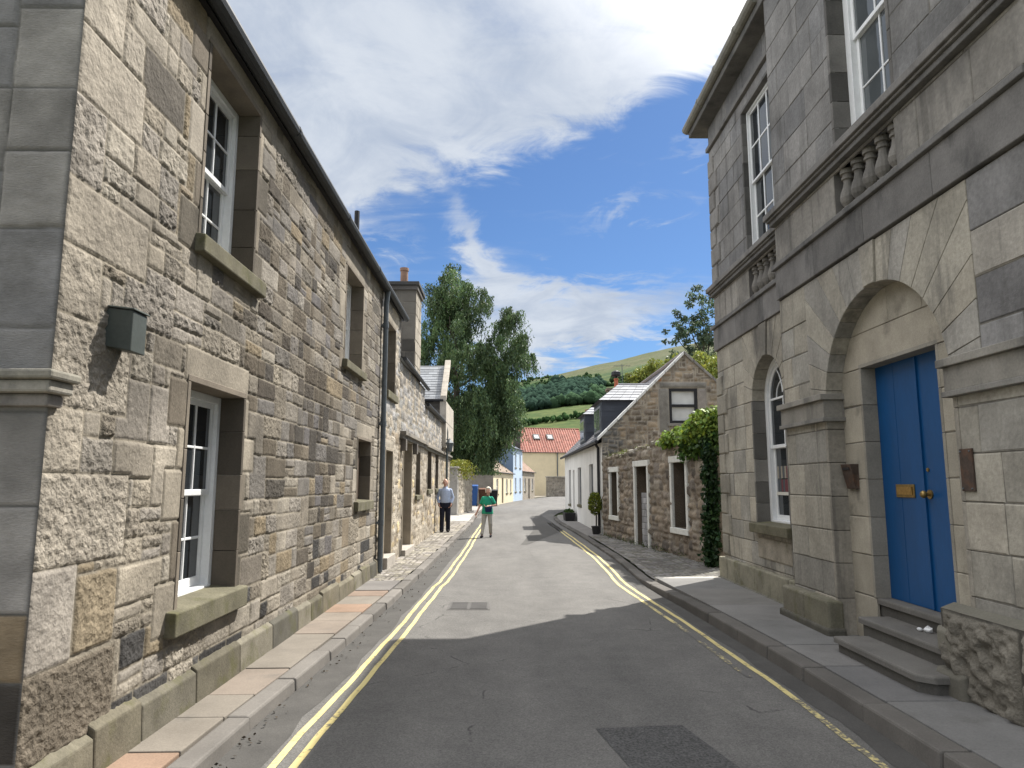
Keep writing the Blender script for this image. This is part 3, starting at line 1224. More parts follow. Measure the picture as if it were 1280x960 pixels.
def light_style(u, v, rng):
    n = float(fbm(np.array(u), np.array(v), .55, 2, 77))
    n2 = float(fbm(np.array(u), np.array(v), .9, 2, 99))
    light = [(.268, .240, .198), (.245, .218, .178), (.258, .228, .182), (.238, .215, .185), (.288, .260, .215)]
    warm = [(.21, .17, .115), (.198, .163, .118), (.185, .152, .105)]
    dark = [(.088, .073, .055), (.072, .061, .049), (.108, .091, .069), (.063, .056, .048), (.128, .108, .082)]
    grey = [(.165, .152, .136), (.14, .130, .120), (.185, .170, .150), (.115, .107, .104)]
    if u < 5.1:
        pd = .10 + .22 * (v > 3.4) * (u > 4.1)
    else:
        pd = .30
        if 1.3 < v < 2.8 and 6.4 < u < 9.6:
            pd = .62
        if v < 1.6 and u > 7:
            pd = .22
        if u > 9.6 and v < 2.6:
            pd = .10
        if v > 2.8:
            pd = .34
    pd += (n - .5) * 1.3
    if v < .95 and rng.random() < (.24 if v < .7 else .08):
        return jit(rng, .7, 1.4, (.050, .048, .046)), rng.uniform(.3, .8)
    x = rng.random()
    if x < (.10 if v < 1.2 else .045):
        return rng.choice(warm), rng.uniform(.2, .8)
    # soot and iron darken whole runs of stones: mix from light to dark with a slow field
    t = min(1, max(0, pd * 1.05 + (.22 if u < 5.2 else .24) + rng.uniform(-.42, .50)))
    t = t * t * (3 - 2 * t)
    A, B = rng.choice(light), rng.choice(dark if rng.random() < .7 else grey)
    c = tuple(p * (1 - t) + q * t for p, q in zip(A, B))
    if u < 6.4 and t > .4:
        g = rng.choice([.3, .8, 1.2, 1.4])
    else:
        g = rng.choice([.25, .45, .8, 1.15]) * (1 - .45 * t)
    return jit(rng, .93, 1.07, c), g


DR = (.262, .232, .186)
DRD = (.15, .128, .10)


def dressed(u0, u1, v0, v1, lint=.27, jl=((.12, .34),), seed=0, ext=.10):
    """lintel, and long-and-short jamb stones beside an opening"""
    rng = random.Random(seed)
    out = [(u0 - ext, u1 + ext, v1, v1 + lint, DR, .06)]
    for side in (0, 1):
        v = v0 - .14
        i = rng.randint(0, 1)
        while v < v1 - .02:
            hgt = rng.choice([.3, .36, .42])
            e = min(v + hgt, v1)
            if v1 - e < .12:
                e = v1
            w = .14 if i % 2 else rng.uniform(.26, .38)
            c = rng.choice([DR, DRD, (.26, .228, .18), (.17, .148, .117), (.30, .268, .222), (.10, .088, .07)])
            a, b = (u0 - w, u0) if side == 0 else (u1, u1 + w)
            out.append((a, b, v, e, c, rng.choice([.05, .1, .2])))
            v = e
            i += 1
    return out


LWIN = [  # u0,u1,v0,v1
    (5.20, 6.27, .80, 2.45),
    (5.20, 6.30, 3.56, 5.16),
    (10.08, 11.28, 3.46, 4.90),
    (11.20, 12.25, 1.40, 2.40),
]
house = thing('stone_house', 'long two storey house of rough squared sunlit sandstone with a downpipe', 'house', (XW, 3.6, 0))
hx = sorted(set([a for w in LWIN for a in w[:2]]))
us = np.concatenate([breaks(3.6, 5.2, .0105, hx)[:-1], breaks(5.2, 7.2, .014, hx)[:-1], breaks(7.2, 9.6, .02, hx)[:-1], breaks(9.6, 13.1, .03, hx)])
vs = breaks(.03, 5.40, .0115, sorted(set([a for w in LWIN for a in w[2:]])))
forced = []
for k, w in enumerate(LWIN):
    forced += dressed(*w, lint=.27 if w[3] < 5 else .24, seed=20 + k)
# corner stones: alternately long and short, with a smooth drafted margin
v = .30
k = 0
rngc = random.Random(5)
while v < 5.3:
    hgt = rngc.uniform(.34, .52)
    forced.append((3.6, 3.6 + (.36 if k % 2 else .78) * rngc.uniform(.85, 1.15), v, min(v + hgt, 5.4), rngc.choice([(.282, .252, .208), (.262, .233, .19), (.25, .226, .195)]) if v > .75 else (.13, .11, .085), rngc.choice([.35, .6, .9])))
    v += hgt
    k += 1
rubble('wall', FL, us, vs, .098, (2, 5), (1, 3), 7, light_style, M['rubble'], house, holes=LWIN, forced=forced, depth=.010, rough=.009, mortar=(.215, .19, .15),
       joint=.010, bev=.011, warp=.008, peck=34, course=(.385, lambda u, v: .66 if u < 5.15 else (.34 if u < 6.6 else .07)))

# the shaded return wall at the near end
FE = Frame((XW, 3.6, 0), (-1, 0, 0), (0, -1, 0))


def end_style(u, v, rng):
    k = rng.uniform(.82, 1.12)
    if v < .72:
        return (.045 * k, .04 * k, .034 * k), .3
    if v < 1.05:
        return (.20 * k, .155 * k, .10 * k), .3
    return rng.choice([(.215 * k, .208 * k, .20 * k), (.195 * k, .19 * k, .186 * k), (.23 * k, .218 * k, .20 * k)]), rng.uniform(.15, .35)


us2 = np.concatenate([breaks(-.012, .9, .0125)[:-1], breaks(.9, 7.0, .08)])
vs2 = breaks(.0, 5.42, .0125)
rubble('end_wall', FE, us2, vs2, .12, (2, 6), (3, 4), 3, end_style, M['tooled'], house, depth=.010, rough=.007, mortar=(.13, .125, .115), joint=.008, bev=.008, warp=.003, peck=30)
mb = MB()
pe = [FE(0, 5.40, -.02), FE(7.0, 5.40, -.02), FE(3.5, 8.35, -.02)]
mb.poly(pe, (.33, .31, .29))
mb.build('gable', M['tooled'], house)
# string course on the return wall, turning the corner
mb = MB()
mb.wbox(FE, -.10, 7, 2.215, 2.265, -.12, .135, (.24, .225, .185))
mb.wbox(FE, -.075, 7, 2.150, 2.215, -.10, .105, (.30, .28, .24))
mb.wbox(FE, -.04, 7, 2.085, 2.150, -.08, .055, (.24, .22, .20))
mb.build('string_course', M['trim'], house, bevel=.014)
# plinth along the street
mb = MB()
rng = random.Random(8)
y = 3.55
while y < 13.1:
    L = rng.uniform(.45, 1.3)
    e = min(13.1, y + L)
    t = rng.uniform(.75, 1.15)
    z = .325 + rng.uniform(-.025, .025)
    a, b = y + .003, e - .003
    c = rng.choice([(.135 * t, .123 * t, .092 * t), (.15 * t, .135 * t, .10 * t), (.085 * t, .08 * t, .066 * t), (.17 * t, .156 * t, .122 * t)])
    mb.hexa([FL(a, .0, -.02), FL(b, .0, -.02), FL(b, .0, .07), FL(a, .0, .07), FL(a, z + .03, -.02), FL(b, z + .03, -.02), FL(b, z - .02, .055), FL(a, z - .02, .055)], c)
    y = e
mb.build('plinth', M['mossy'], house, bevel=.012)


def sash_window(root, F, u0, u1, v0, v1, d, cols=2, rows=2, paint='white', sill=None, glass='glass', jambs=True, bars=.022, jt=(.185, .158, .125), fw=.062, stile=.05, arch=None, meet=.5, jm='dressed', lip=.016, soff=True):
    """a sliding sash window in a deep reveal; returns the frame mesh"""
    W = MB()
    W.wbox(F, u0, u0 + fw, v0, v1, -d - .10, -d + .010)
    W.wbox(F, u1 - fw, u1, v0, v1, -d - .10, -d + .010)
    if arch is None:
        W.wbox(F, u0 + fw, u1 - fw, v1 - fw, v1, -d - .10, -d + .008)
    W.wbox(F, u0 + fw, u1 - fw, v0, v0 + .05, -d - .10, -d + .03)
    a, b = u0 + fw, u1 - fw
    vb, vt = v0 + .05, v1 - (fw if arch is None else 0)
    vm = vb + (vt - vb) * meet
    for (p, q, hh) in ((vb, vm + .02, -d - .055), (vm - .02, vt, -d - .02)):
        s = stile
        W.wbox(F, a, a + s, p, q, hh - .035, hh)
        W.wbox(F, b - s, b, p, q, hh - .035, hh)
        W.wbox(F, a + s, b - s, p, p + (s if p != vb else s * 1.5), hh - .035, hh - .002)
        if arch is None or q < vt:
            W.wbox(F, a + s, b - s, q - s * .9, q, hh - .035, hh - .002)
        for i in range(1, cols):
            x = a + s + (b - a - 2 * s) * i / cols
            W.wbox(F, x - bars / 2, x + bars / 2, p + s, q, hh - .028, hh - .006)
        for i in range(1, rows):
            z = p + s + (q - p - 1.9 * s) * i / rows
            W.wbox(F, a + s, b - s, z - bars / 2, z + bars / 2, hh - .028, hh - .008)
    win = W.build('window', M[paint], root, bevel=.004, seg=1)
    g = MB()
    g.poly([F(a, vb, -d - .075), F(b, vb, -d - .075), F(b, vm, -d - .075), F(a, vm, -d - .075)])
    if arch is None:
        g.poly([F(a, vm, -d - .038), F(b, vm, -d - .038), F(b, vt, -d - .038), F(a, vt, -d - .038)])
    else:
        cu, cv, r = arch
        n = 20
        pts = [F(b, vm, -d - .038)] + [F(cu + r * math.cos(math.pi * i / n), cv + r * math.sin(math.pi * i / n), -d - .038) for i in range(n + 1)] + [F(a, vm, -d - .038)]
        g.poly(pts)
    g.build('pane', M[glass], win)
    if jambs:
        rng = random.Random(int(u0 * 100 + v0 * 10))
        w = .05
        j = MB()
        for side in (0, 1):
            v = v0
            if side and arch is not None:
                j.build('reveal', M[jm], win, bevel=.004, seg=1)
                j = MB()
            while v < v1 - .01:
                e = min(v1, v + rng.uniform(.28, .45))
                if v1 - e < .12:
                    e = v1
                t = rng.uniform(.45, 1.2)
                c = tuple(q * t for q in jt)
                ua, ub = (u0 - w, u0) if side == 0 else (u1, u1 + w)
                j.wbox(F, ua, ub, v + .002, e - .002, -d - .12, lip, c)
                v = e
        if soff and arch is None:
            j.wbox(F, u0 - w, u1 + w, v1, v1 + w, -d - .12, lip, jt)
        j.build('reveal', M[jm], win, bevel=.004, seg=1)
    if sill:
        s = MB()
        su0, su1, sv0, sv1, pr = sill
        s.hexa([F(su0, sv0, -d - .05), F(su1, sv0, -d - .05), F(su1, sv0, pr), F(su0, sv0, pr),
                F(su0, sv1 + .03, -d - .05), F(su1, sv1 + .03, -d - .05), F(su1, sv1, pr), F(su0, sv1, pr)], (.135, .125, .088))
        s.build('sill', M['mossy'], win, bevel=.012)
    return win


sash_window(house, FL, *LWIN[0], .20, 3, 2, sill=(5.04, 6.41, .64, .81, .085))
sash_window(house, FL, *LWIN[1], .20, 3, 2, sill=(5.12, 6.50, 3.43, 3.57, .085))
sash_window(house, FL, *LWIN[2], .20, 3, 2, sill=(9.95, 11.42, 3.35, 3.47, .085))
sash_window(house, FL, *LWIN[3], .18, 2, 1, paint='darkwood', sill=(11.06, 12.36, 1.26, 1.41, .075))
# vertical timber boards inside the small lower window
mb = MB()
for i in range(3):
    mb.wbox(FL, 11.28 + i * .32, 11.40 + i * .32, 1.46, 2.34, -.17, -.14)
mb.build('window_bar', M['darkwood'], house)

# eaves: fascia, half-round gutter, roof slope
mb = MB()
mb.wbox(FL, 3.45, 13.2, 5.34, 5.47, .0, .06)
mb.build('fascia', M['black'], house)
mb = MB()
mb.tube([FL(3.35, 5.40, .12), FL(13.25, 5.36, .12)], .066, 10)
for i in range(4):
    mb.tube([FL(4.6 + i * 2.4, 5.398 - .01 * i, .12), FL(4.66 + i * 2.4, 5.398 - .01 * i, .12)], .071, 12)
mb.build('gutter', M['gutter'], house, smooth=False)


def slated(mb, F, u0, u1, v0, h0, pitch, length, rng, sw=.30, sh=.22, col=(.14, .145, .155), var=.2, thick=.012):
    """rows of slates from the eave (v0, h0) up a slope that leans back"""
    ca, sa = math.cos(R(pitch)), math.sin(R(pitch))
    n = int(length / sh)
    for j in range(n):
        s0 = j * sh
        s1 = s0 + sh * 1.08
        u = u0 - (sw / 2 if j % 2 else 0)
        while u < u1:
            a, b = max(u0, u), min(u1, u + sw)
            if b - a > .02:
                k = 1 + rng.uniform(-var, var)
                c = tuple(q * k for q in col)
                lift = thick + rng.uniform(0, .004)
                mb.poly([F(a + .002, v0 + s0 * sa + lift * ca, h0 - s0 * ca + lift * sa), F(b - .002, v0 + s0 * sa + lift * ca, h0 - s0 * ca + lift * sa),
                         F(b - .002, v0 + s1 * sa, h0 - s1 * ca), F(a + .002, v0 + s1 * sa, h0 - s1 * ca)], c)
                mb.poly([F(a + .002, v0 + s0 * sa + lift * ca, h0 - s0 * ca + lift * sa), F(b - .002, v0 + s0 * sa + lift * ca, h0 - s0 * ca + lift * sa),
                         F(b - .002, v0 + s0 * sa, h0 - s0 * ca), F(a + .002, v0 + s0 * sa, h0 - s0 * ca)], tuple(q * .7 for q in c))
            u += sw
    # closed deck under the slates
    mb.poly([F(u0, v0 - .01, h0), F(u1, v0 - .01, h0), F(u1, v0 + length * sa - .01, h0 - length * ca), F(u0, v0 + length * sa - .01, h0 - length * ca)], tuple(q * .5 for q in col))


rng = random.Random(12)
mb = MB()
slated(mb, FL, 3.5, 13.1, 5.42, .10, 40, 4.7, rng, .45, .3)
mb.poly([FL(3.5, 8.42, -3.5), FL(13.1, 8.42, -3.5), FL(13.1, 5.4, -7), FL(3.5, 5.4, -7)], (.14, .14, .15))
mb.build('roof', M['slate'], house)
mb = MB()
mb.poly([FL(3.6, 0, -7), FL(13.1, 0, -7), FL(13.1, 5.4, -7), FL(3.6, 5.4, -7)], (.33, .31, .28))
mb.build('back_wall', M['rubble'], house)
# downpipe with its shoe and clips
mb = MB()
mb.tube([FL(13.02, 5.34, .12), FL(13.03, 5.20, .10), FL(13.03, 5.05, .085), FL(13.03, .35, .085), FL(13.03, .12, .085)], .048, 12)
for z in (4.6, 2.75, .95):
    mb.tube([FL(13.03, z, .085), FL(13.03, z + .09, .085)], .058, 12)
    mb.wbox(FL, 12.96, 13.10, z + .02, z + .06, 0, .06)
mb.tube([FL(13.13, 1.02, .07), FL(13.13, .10, .07)], .032, 10)
mb.build('downpipe', M['iron'], house, smooth=False)
mb = MB()
mb.tube([FL(13.15, 5.9, -.55), FL(13.15, 6.95, -.55)], .05, 10)
mb.build('vent_pipe', M['black'], house)

t = thing('wall_box', 'small dark weathered metal box fixed to the sunlit wall near its corner', 'metal box', (XW, 4.12, 2.6))
mb = MB()
mb.hexa([FL(4.06, 2.50, -.02), FL(4.245, 2.50, -.02), FL(4.235, 2.465, .155), FL(4.07, 2.465, .155), FL(4.06, 2.73, -.02), FL(4.245, 2.73, -.02), FL(4.235, 2.71, .155), FL(4.07, 2.71, .155)], (.55, .56, .46))
mb.build('box', M['iron'], t, bevel=.006)
mb = MB()
mb.hexa([FL(4.05, 2.732, -.02), FL(4.255, 2.732, -.02), FL(4.245, 2.712, .165), FL(4.06, 2.712, .165), FL(4.05, 2.742, -.02), FL(4.255, 2.742, -.02), FL(4.245, 2.722, .165), FL(4.06, 2.722, .165)], (.9, .9, .75))
mb.build('lid', M['iron'], t, bevel=.003)

# ------------------------------------------------------------------ left side: the houses further along
def far_style(u, v, rng):
    x = rng.random()
    k = rng.uniform(.85, 1.15)
    if v > 2.75 and x < .8:
        return rng.choice([(.30 * k, .29 * k, .28 * k), (.24 * k, .235 * k, .22 * k), (.20 * k, .185 * k, .165 * k)]), .7
    if x < .16:
        return (.22 * k, .18 * k, .13 * k), .6
    if x < .26:
        return (.42 * k, .34 * k, .21 * k), .6
    return rng.choice([(.34 * k, .30 * k, .24 * k), (.31 * k, .27 * k, .215 * k), (.37 * k, .33 * k, .27 * k)]), rng.uniform(.5, 1.2)


def left_house(label, ya, yb, eave, holes, seed, step, name='terraced_house', ridge=None):
    t = thing(name, label, 'house', (XW, ya, 0))
    us = breaks(ya, yb, step, [a for w in holes for a in w[:2]])
    vs = breaks(.03, eave, step, [a for w in holes for a in w[2:4]])
    forced = []
    for k, w in enumerate(holes):
        forced += dressed(*w[:4], lint=.22, seed=seed + k)
    rubble('wall', FL, us, vs, .12, (2, 4), (1, 2), seed, far_style, M['rubble'], t, holes=[w[:4] for w in holes], forced=forced, depth=.02, rough=.02,
           mortar=(.34, .30, .24), joint=.018, bev=.025, warp=.016, peck=14)
    return t


def timber_door(root, F, u0, u1, v0, v1, d, mat='darkwood', step=.12):
    D = MB()
    n = max(3, int((u1 - u0) / .16))
    for i in range(n):
        a = u0 + (u1 - u0) * i / n
        b = u0 + (u1 - u0) * (i + 1) / n
        D.wbox(F, a + .004, b - .004, v0, v1, -d - .05, -d)
    for z in (v0 + .25, (v0 + v1) / 2, v1 - .25):
        D.wbox(F, u0, u1, z - .06, z + .06, -d, -d + .018)
    door = D.build('door', M[mat], root, bevel=.004, seg=1)
    h = MB()
    h.ball(F(u0 + .14, v0 + 1.02, -d + .05), .03, .03, .03)
    h.build('handle', M['brass'], door)
    j = MB()
    for a, b in ((u0 - .06, u0), (u1, u1 + .06)):
        j.wbox(F, a, b, v0, v1, -d - .1, .034, (.30, .26, .2))
    j.wbox(F, u0 - .06, u1 + .06, v1, v1 + .06, -d - .1, .034, (.32, .28, .22))
    j.build('door_surround', M['dressed'], root, bevel=.005, seg=1)
    s = MB()
    s.wbox(F, u0 - .08, u1 + .08, .02, v0, -d - .1, step, (.36, .33, .29))
    s.build('door_step', M['flag'], root, bevel=.012)
    return door


# house with the brown door
hb = left_house('narrow stone house past the downpipe with one upper window over a door', 13.1, 15.42, 5.38,
                [(13.72, 14.56, .30, 2.34), (13.72, 14.70, 3.50, 4.90)], 31, .035)
timber_door(hb, FL, 13.72, 14.56, .30, 2.34, .22)
sash_window(hb, FL, 13.72, 14.70, 3.50, 4.90, .2, 2, 2, sill=(13.58, 14.86, 3.36, 3.51, .08))
mb = MB()
mb.wbox(FL, 13.22, 15.5, 5.30, 5.42, 0, .06)
mb.build('fascia', M['black'], hb)
mb = MB()
mb.tube([FL(13.28, 5.37, .12), FL(15.5, 5.35, .12)], .062, 10)
mb.build('gutter', M['gutter'], hb)
mb = MB()
slated(mb, FL, 13.1, 15.45, 5.40, .10, 40, 4.6, rng, .45, .3)
mb.build('roof', M['slate'], hb)
mb = MB()
mb.poly([FL(15.42, 0, -.02), FL(15.42, 5.4, -.02), FL(15.42, 8.4, -3.5), FL(15.42, 5.4, -7), FL(15.42, 0, -7)], (.32, .3, .27))
mb.build('gable', M['rubble'], hb)

# lower house with the tall wallhead chimney
hc = left_house('low stone house with a tall wallhead chimney and a big dark door', 15.42, 20.2, 4.42,
                [(16.15, 17.55, .22, 2.66), (18.5, 19.4, 1.37, 2.52)], 37, .04)
timber_door(hc, FL, 16.15, 17.55, .22, 2.66, .28)
sash_window(hc, FL, 18.5, 19.4, 1.37, 2.52, .18, 2, 2, paint='darkwood', sill=(18.4, 19.5, 1.27, 1.38, .07))
mb = MB()
mb.wbox(FL, 15.6, 20.2, 2.76, 2.85, -.02, .15, (.22, .20, .17))
mb.wbox(FL, 15.6, 20.2, 2.68, 2.762, -.02, .09, (.16, .15, .13))
for u in (15.75, 17.75):
    mb.wbox(FL, u, u + .2, 2.42, 2.68, -.02, .13, (.14, .125, .11))
mb.build('string_course', M['trim'], hc, bevel=.01)
mb = MB()
mb.tube([FL(15.42, 4.44, .11), FL(20.3, 4.40, .11)], .05, 8)
mb.build('gutter', M['gutter'], hc)
mb = MB()
slated(mb, FL, 15.42, 20.2, 4.44, .08, 42, 4.4, rng, .45, .3)
mb.build('roof', M['slate'], hc)


def stack_style(u, v, rng):
    k = rng.uniform(.8, 1.15)
    return (.175 * k, .16 * k, .135 * k) if v > 5.6 else (.10 * k, .092 * k, .08 * k)


c = MB()
FC = Frame((XW - .12, 18.9, 0), (-1, 0, 0), (0, -1, 0))
FC2 = Frame((XW - .12, 18.9, 0), (0, 1, 0), (1, 0, 0))
ashlar(c, FC, 0, .74, [4.2, 4.55, 4.9, 5.25, 5.6, 5.95, 6.3, 6.65, 7.0], [], 4, stack_style, wl=(.3, .6), gap=.012, mortar=(.2, .18, .15))
ashlar(c, FC2, .0, 1.25, [4.2, 4.55, 4.9, 5.25, 5.6, 5.95, 6.3, 6.65, 7.0], [], 5, lambda u, v, r: jit(r, .75, 1.1, (.33, .295, .24)), wl=(.3, .6), gap=.012, mortar=(.2, .18, .15))
c.box(XW - .86 + .01, XW - .13, 18.93, 20.15, 4.2, 7.0, (.25, .23, .2))
ch = c.build('chimney', M['dressed'], hc)
c = MB()
c.box(XW - .97, XW - .03, 18.78, 20.26, 7.10, 7.20, (.07, .068, .065))
c.box(XW - .92, XW - .07, 18.84, 20.2, 6.98, 7.10, (.13, .12, .11))
c.build('chimney_cap', M['dressed'], ch, bevel=.01)
c = MB()
c.lathe((XW - .52, 19.3, 7.20), [(0, .12), (.05, .13), (.1, .11), (.42, .105), (.44, .125), (.52, .125), (.52, .09), (.3, .085)], 14)
c.build('chimney_pot', M['pot'], ch)

# end house with the slated cross wing
hd = left_house('end stone house with a slated wing and a crow stone gable before the birch', 20.2, 29.6, 3.92,
                [(21.25, 22.3, 1.5, 2.68), (23.6, 24.6, 1.5, 2.68)], 41, .05)
sash_window(hd, FL, 21.25, 22.3, 1.5, 2.68, .18, 2, 2, paint='darkwood', sill=(21.15, 22.4, 1.38, 1.51, .07))
sash_window(hd, FL, 23.6, 24.6, 1.5, 2.68, .18, 2, 2, paint='darkwood', sill=(23.5, 24.7, 1.38, 1.51, .07))
mb = MB()
mb.wbox(FL, 20.25, 29.6, 2.74, 2.82, -.02, .13, (.22, .20, .17))
mb.wbox(FL, 20.25, 29.6, 2.66, 2.742, -.02, .07, (.17, .16, .13))
mb.build('string_course', M['trim'], hd, bevel=.01)
mb = MB()
mb.tube([FL(20.2, 3.95, .11), FL(29.0, 3.92, .11)], .055, 8)
mb.build('gutter', M['black'], hd)
mb = MB()
slated(mb, FL, 20.2, 29.2, 3.95, .08, 40, 3.6, rng, .5, .3)
mb.build('roof', M['slate'], hd)
# cross wing: a wall and roof that face down the street
FX = Frame((XW, 26.0, 0), (-1, 0, 0), (0, -1, 0))
us = breaks(.0, 4.0, .06)
vs = breaks(3.6, 4.72, .06)
rubble('wing_wall', FX, us, vs, .13, (2, 4), (1, 2), 53, lambda u, v, r: (jit(r, .8, 1.2, (.17, .155, .135)), .8), M['rubble'], hd, depth=.03, rough=.02, joint=.02, mortar=(.2, .18, .15))
mb = MB()
mb.box(XW - .02, XW - .62, 26.0, 29.4, 3.6, 4.72, (.40, .36, .3))
mb.build('wing_side', M['dressed'], hd)
mb = MB()
slated(mb, FX, -.02, 3.6, 4.76, .12, 42, 2.35, rng, .34, .17, (.20, .21, .22), .25)
mb.build('wing_roof', M['slate'], hd)
mb = MB()
mb.tube([FX(-.05, 4.74, .16), FX(3.6, 4.72, .16)], .055, 8)
mb.build('wing_gutter', M['black'], hd)
mb = MB()
ca, sa = math.cos(R(42)), math.sin(R(42))
for i in range(8):
    s0, s1 = i * .31, i * .31 + .305
    mb.hexa([FX(-.16, 4.70 + s0 * sa, .20 - s0 * ca), FX(.06, 4.70 + s0 * sa, .20 - s0 * ca), FX(.06, 4.70 + s1 * sa, .20 - s1 * ca), FX(-.16, 4.70 + s1 * sa, .20 - s1 * ca),
             FX(-.16, 4.90 + s0 * sa, .20 - s0 * ca), FX(.06, 4.90 + s0 * sa, .20 - s0 * ca), FX(.06, 4.90 + s1 * sa, .20 - s1 * ca), FX(-.16, 4.90 + s1 * sa, .20 - s1 * ca)], (.42, .38, .32))
mb.box(XW - .08, XW + .16, 25.84, 29.5, 3.0, 4.70, (.43, .39, .33))
mb.build('gable_coping', M['dressed'], hd, bevel=.015)
mb = MB()
mb.tube([FL(26.4, 3.9, .10), FL(26.4, 3.6, .16), FL(26.4, .3, .16)], .045, 10, (.9, .95, .9))
mb.build('downpipe', M['iron'], hd)

t = thing('wall_lantern', 'old lantern on a bracket near the end of the stone terrace', 'lantern', (XW, 25.9, 2.9))
mb = MB()
mb.tube([FL(25.9, 3.18, .0), FL(25.9, 3.30, .15), FL(25.9, 3.28, .30)], .016, 6)
mb.build('bracket', M['black'], t)
mb = MB()
cx, cy, _ = FL(25.9, 0, .30)
mb.lathe((cx, cy, 2.84), [(0, .07), (.02, .09), (.30, .15), (.32, .165), (.44, .05), (.47, .03), (.50, .0)], 6)
mb.build('lantern_cage', M['iron'], t)
mb = MB()
mb.lathe((cx, cy, 2.87), [(0, .09), (.25, .142)], 6)
mb.build('lantern_glass', M['glassgrey'], t)

# ================================================================== right side: the civic stone building
FB = Frame((XB, 0, 0), (0, 1, 0), (-1, 0, 0))        # projecting bay
FW = Frame((XR, 0, 0), (0, 1, 0), (-1, 0, 0))        # recessed wing
BU0, BU1 = 4.31, 8.75
DC, DZ, DRAD = 6.53, 2.50, 1.09                       # the big door arch
AC, AZ, ARAD = 9.98, 2.93, .60                        # the arched window


def ash_style(u, v, rng):
    k = rng.uniform(.84, 1.14)
    n = float(fbm(np.array(u * 1.0), np.array(v), .45, 2, 202))
    if v > 4.0:
        base = rng.choice([(.195, .19, .182), (.175, .172, .168), (.215, .207, .195), (.185, .182, .178)])
    else:
        base = rng.choice([(.34, .315, .262), (.315, .295, .25), (.355, .325, .268), (.305, .29, .255)])
        if n > .60 and 2.4 < v:
            base = rng.choice([(.20, .195, .19), (.225, .215, .20)])
        if u < 5.4 and 2.7 < v < 3.6:
            base = rng.choice([(.175, .17, .168), (.20, .195, .19), (.29, .27, .235)])
    return tuple(q * k for q in base)


civ = thing('civic_building', 'tall grey ashlar building with arched blue doorway, balustrades and sash windows', 'building', (XB, 6.53, 0))
low = [.12, .50, .86, 1.20, 1.56, 1.92, 2.28, 2.50, 2.86, 3.22, 3.58, 4.0]
mb = MB()
dhole = (DC - DRAD, DC + DRAD, .0, DZ)
AH, AT = 1.46, 4.0
ashlar(mb, FB, BU0, DC, low, [dhole, (DC - AH, DC + AH, DZ, AT)], 61, ash_style, h=0, wl=(.5, 1.0), gap=.008, thick=.05)
mb.build('bay_wall', M['ashlar'], civ)
mb = MB()
ashlar(mb, FB, DC, BU1, low, [dhole, (DC - AH, DC + AH, DZ, AT)], 61, ash_style, h=0, wl=(.5, 1.0), gap=.008, thick=.05)
mb.build('bay_wall', M['ashlar'], civ)
rngv = random.Random(3)
mb = MB()
voussoirs(mb, FB, DC, DZ, DRAD, AH, AT - .004, 17, -.19, .002, rngv, lambda r: jit(r, .86, 1.08, r.choice([(.34, .315, .262), (.33, .305, .255), (.35, .32, .262), (.29, .275, .245)])), keystone=.022, gap=.007)
mb.poly([FB(DC - AH, DZ, -.20), FB(DC - DRAD - .12, DZ, -.20), FB(DC - DRAD - .12, AT, -.20), FB(DC - AH, AT, -.20)], (.1, .1, .09))
mb.poly([FB(DC + AH, DZ, -.20), FB(DC + DRAD + .12, DZ, -.20), FB(DC + DRAD + .12, AT, -.20), FB(DC + AH, AT, -.20)], (.1, .1, .09))
mb.build('arch', M['ashlar'], civ)
# jambs of the arch below the springing
for side in (0, 1):
    mb = MB()
    for c, d in zip(low[:7], low[1:8]):
        k = rngv.uniform(.8, 1.1)
        a, b = (DC + DRAD, DC + DRAD + .05) if side else (DC - DRAD - .05, DC - DRAD)
        mb.wbox(FB, a, b, c + .003, d - .003, -.19, .004, (.30 * k, .275 * k, .23 * k))
    mb.build('arch_jamb', M['ashlar'], civ, bevel=.004, seg=1)
# back of the arched recess with the square doorway
DU0, DU1, DV0, DV1 = 5.90, 7.18, .57, 2.88
mb = MB()
FR = Frame((XB + .18, 0, 0), (0, 1, 0), (-1, 0, 0))
ashlar(mb, FR, DC - DRAD - .02, DC + DRAD + .02, [.12, .57, .98, 1.36, 1.74, 2.12, 2.50, 2.88], [(DU0, DU1, .0, DV1)], 66,
       lambda u, v, r: jit(r, .85, 1.1, (.34, .31, .25)), wl=(.7, .9), gap=.006)
mb.stone(FR, DC - DRAD - .02, DC + DRAD + .02, 2.884, 3.235, -.05, .001, .005, (.36, .325, .262))
x = DC - DRAD - .02
for w in (.62, .55, .50, .53):
    mb.stone(FR, x + .003, x + w, 3.241, 3.64, -.05, -.001, .005, jit(rngv, .9, 1.08, (.345, .315, .255)))
    x += w + .003
mb.poly([FR(DC - DRAD, 2.88, -.012), FR(DC + DRAD, 2.88, -.012), FR(DC + DRAD, 3.64, -.012), FR(DC - DRAD, 3.64, -.012)], (.15, .14, .12))
mb.build('door_recess', M['dressed'], civ)
mb = MB()
for a, b in ((DU0 - .04, DU0), (DU1, DU1 + .04)):
    for c, d in zip([.57, .98, 1.36, 1.74, 2.12, 2.50], [.98, 1.36, 1.74, 2.12, 2.50, 2.88]):
        k = rngv.uniform(.8, 1.05)
        mb.wbox(FR, a, b, c + .002, d - .002, -.20, .003, (.27 * k, .25 * k, .21 * k))
mb.wbox(FR, DU0 - .04, DU1 + .04, 2.88, 2.92, -.20, .003, (.28, .26, .22))
mb.build('door_surround', M['dressed'], civ, bevel=.003, seg=1)
FD = Frame((XB + .33, 0, 0), (0, 1, 0), (-1, 0, 0))
mb = MB()
SEAM = 6.47
for a, b in ((DU0, SEAM - .004), (SEAM + .004, DU1)):
    mb.wbox(FD, a, b, DV0 + .005, DV1, -.05, 0)
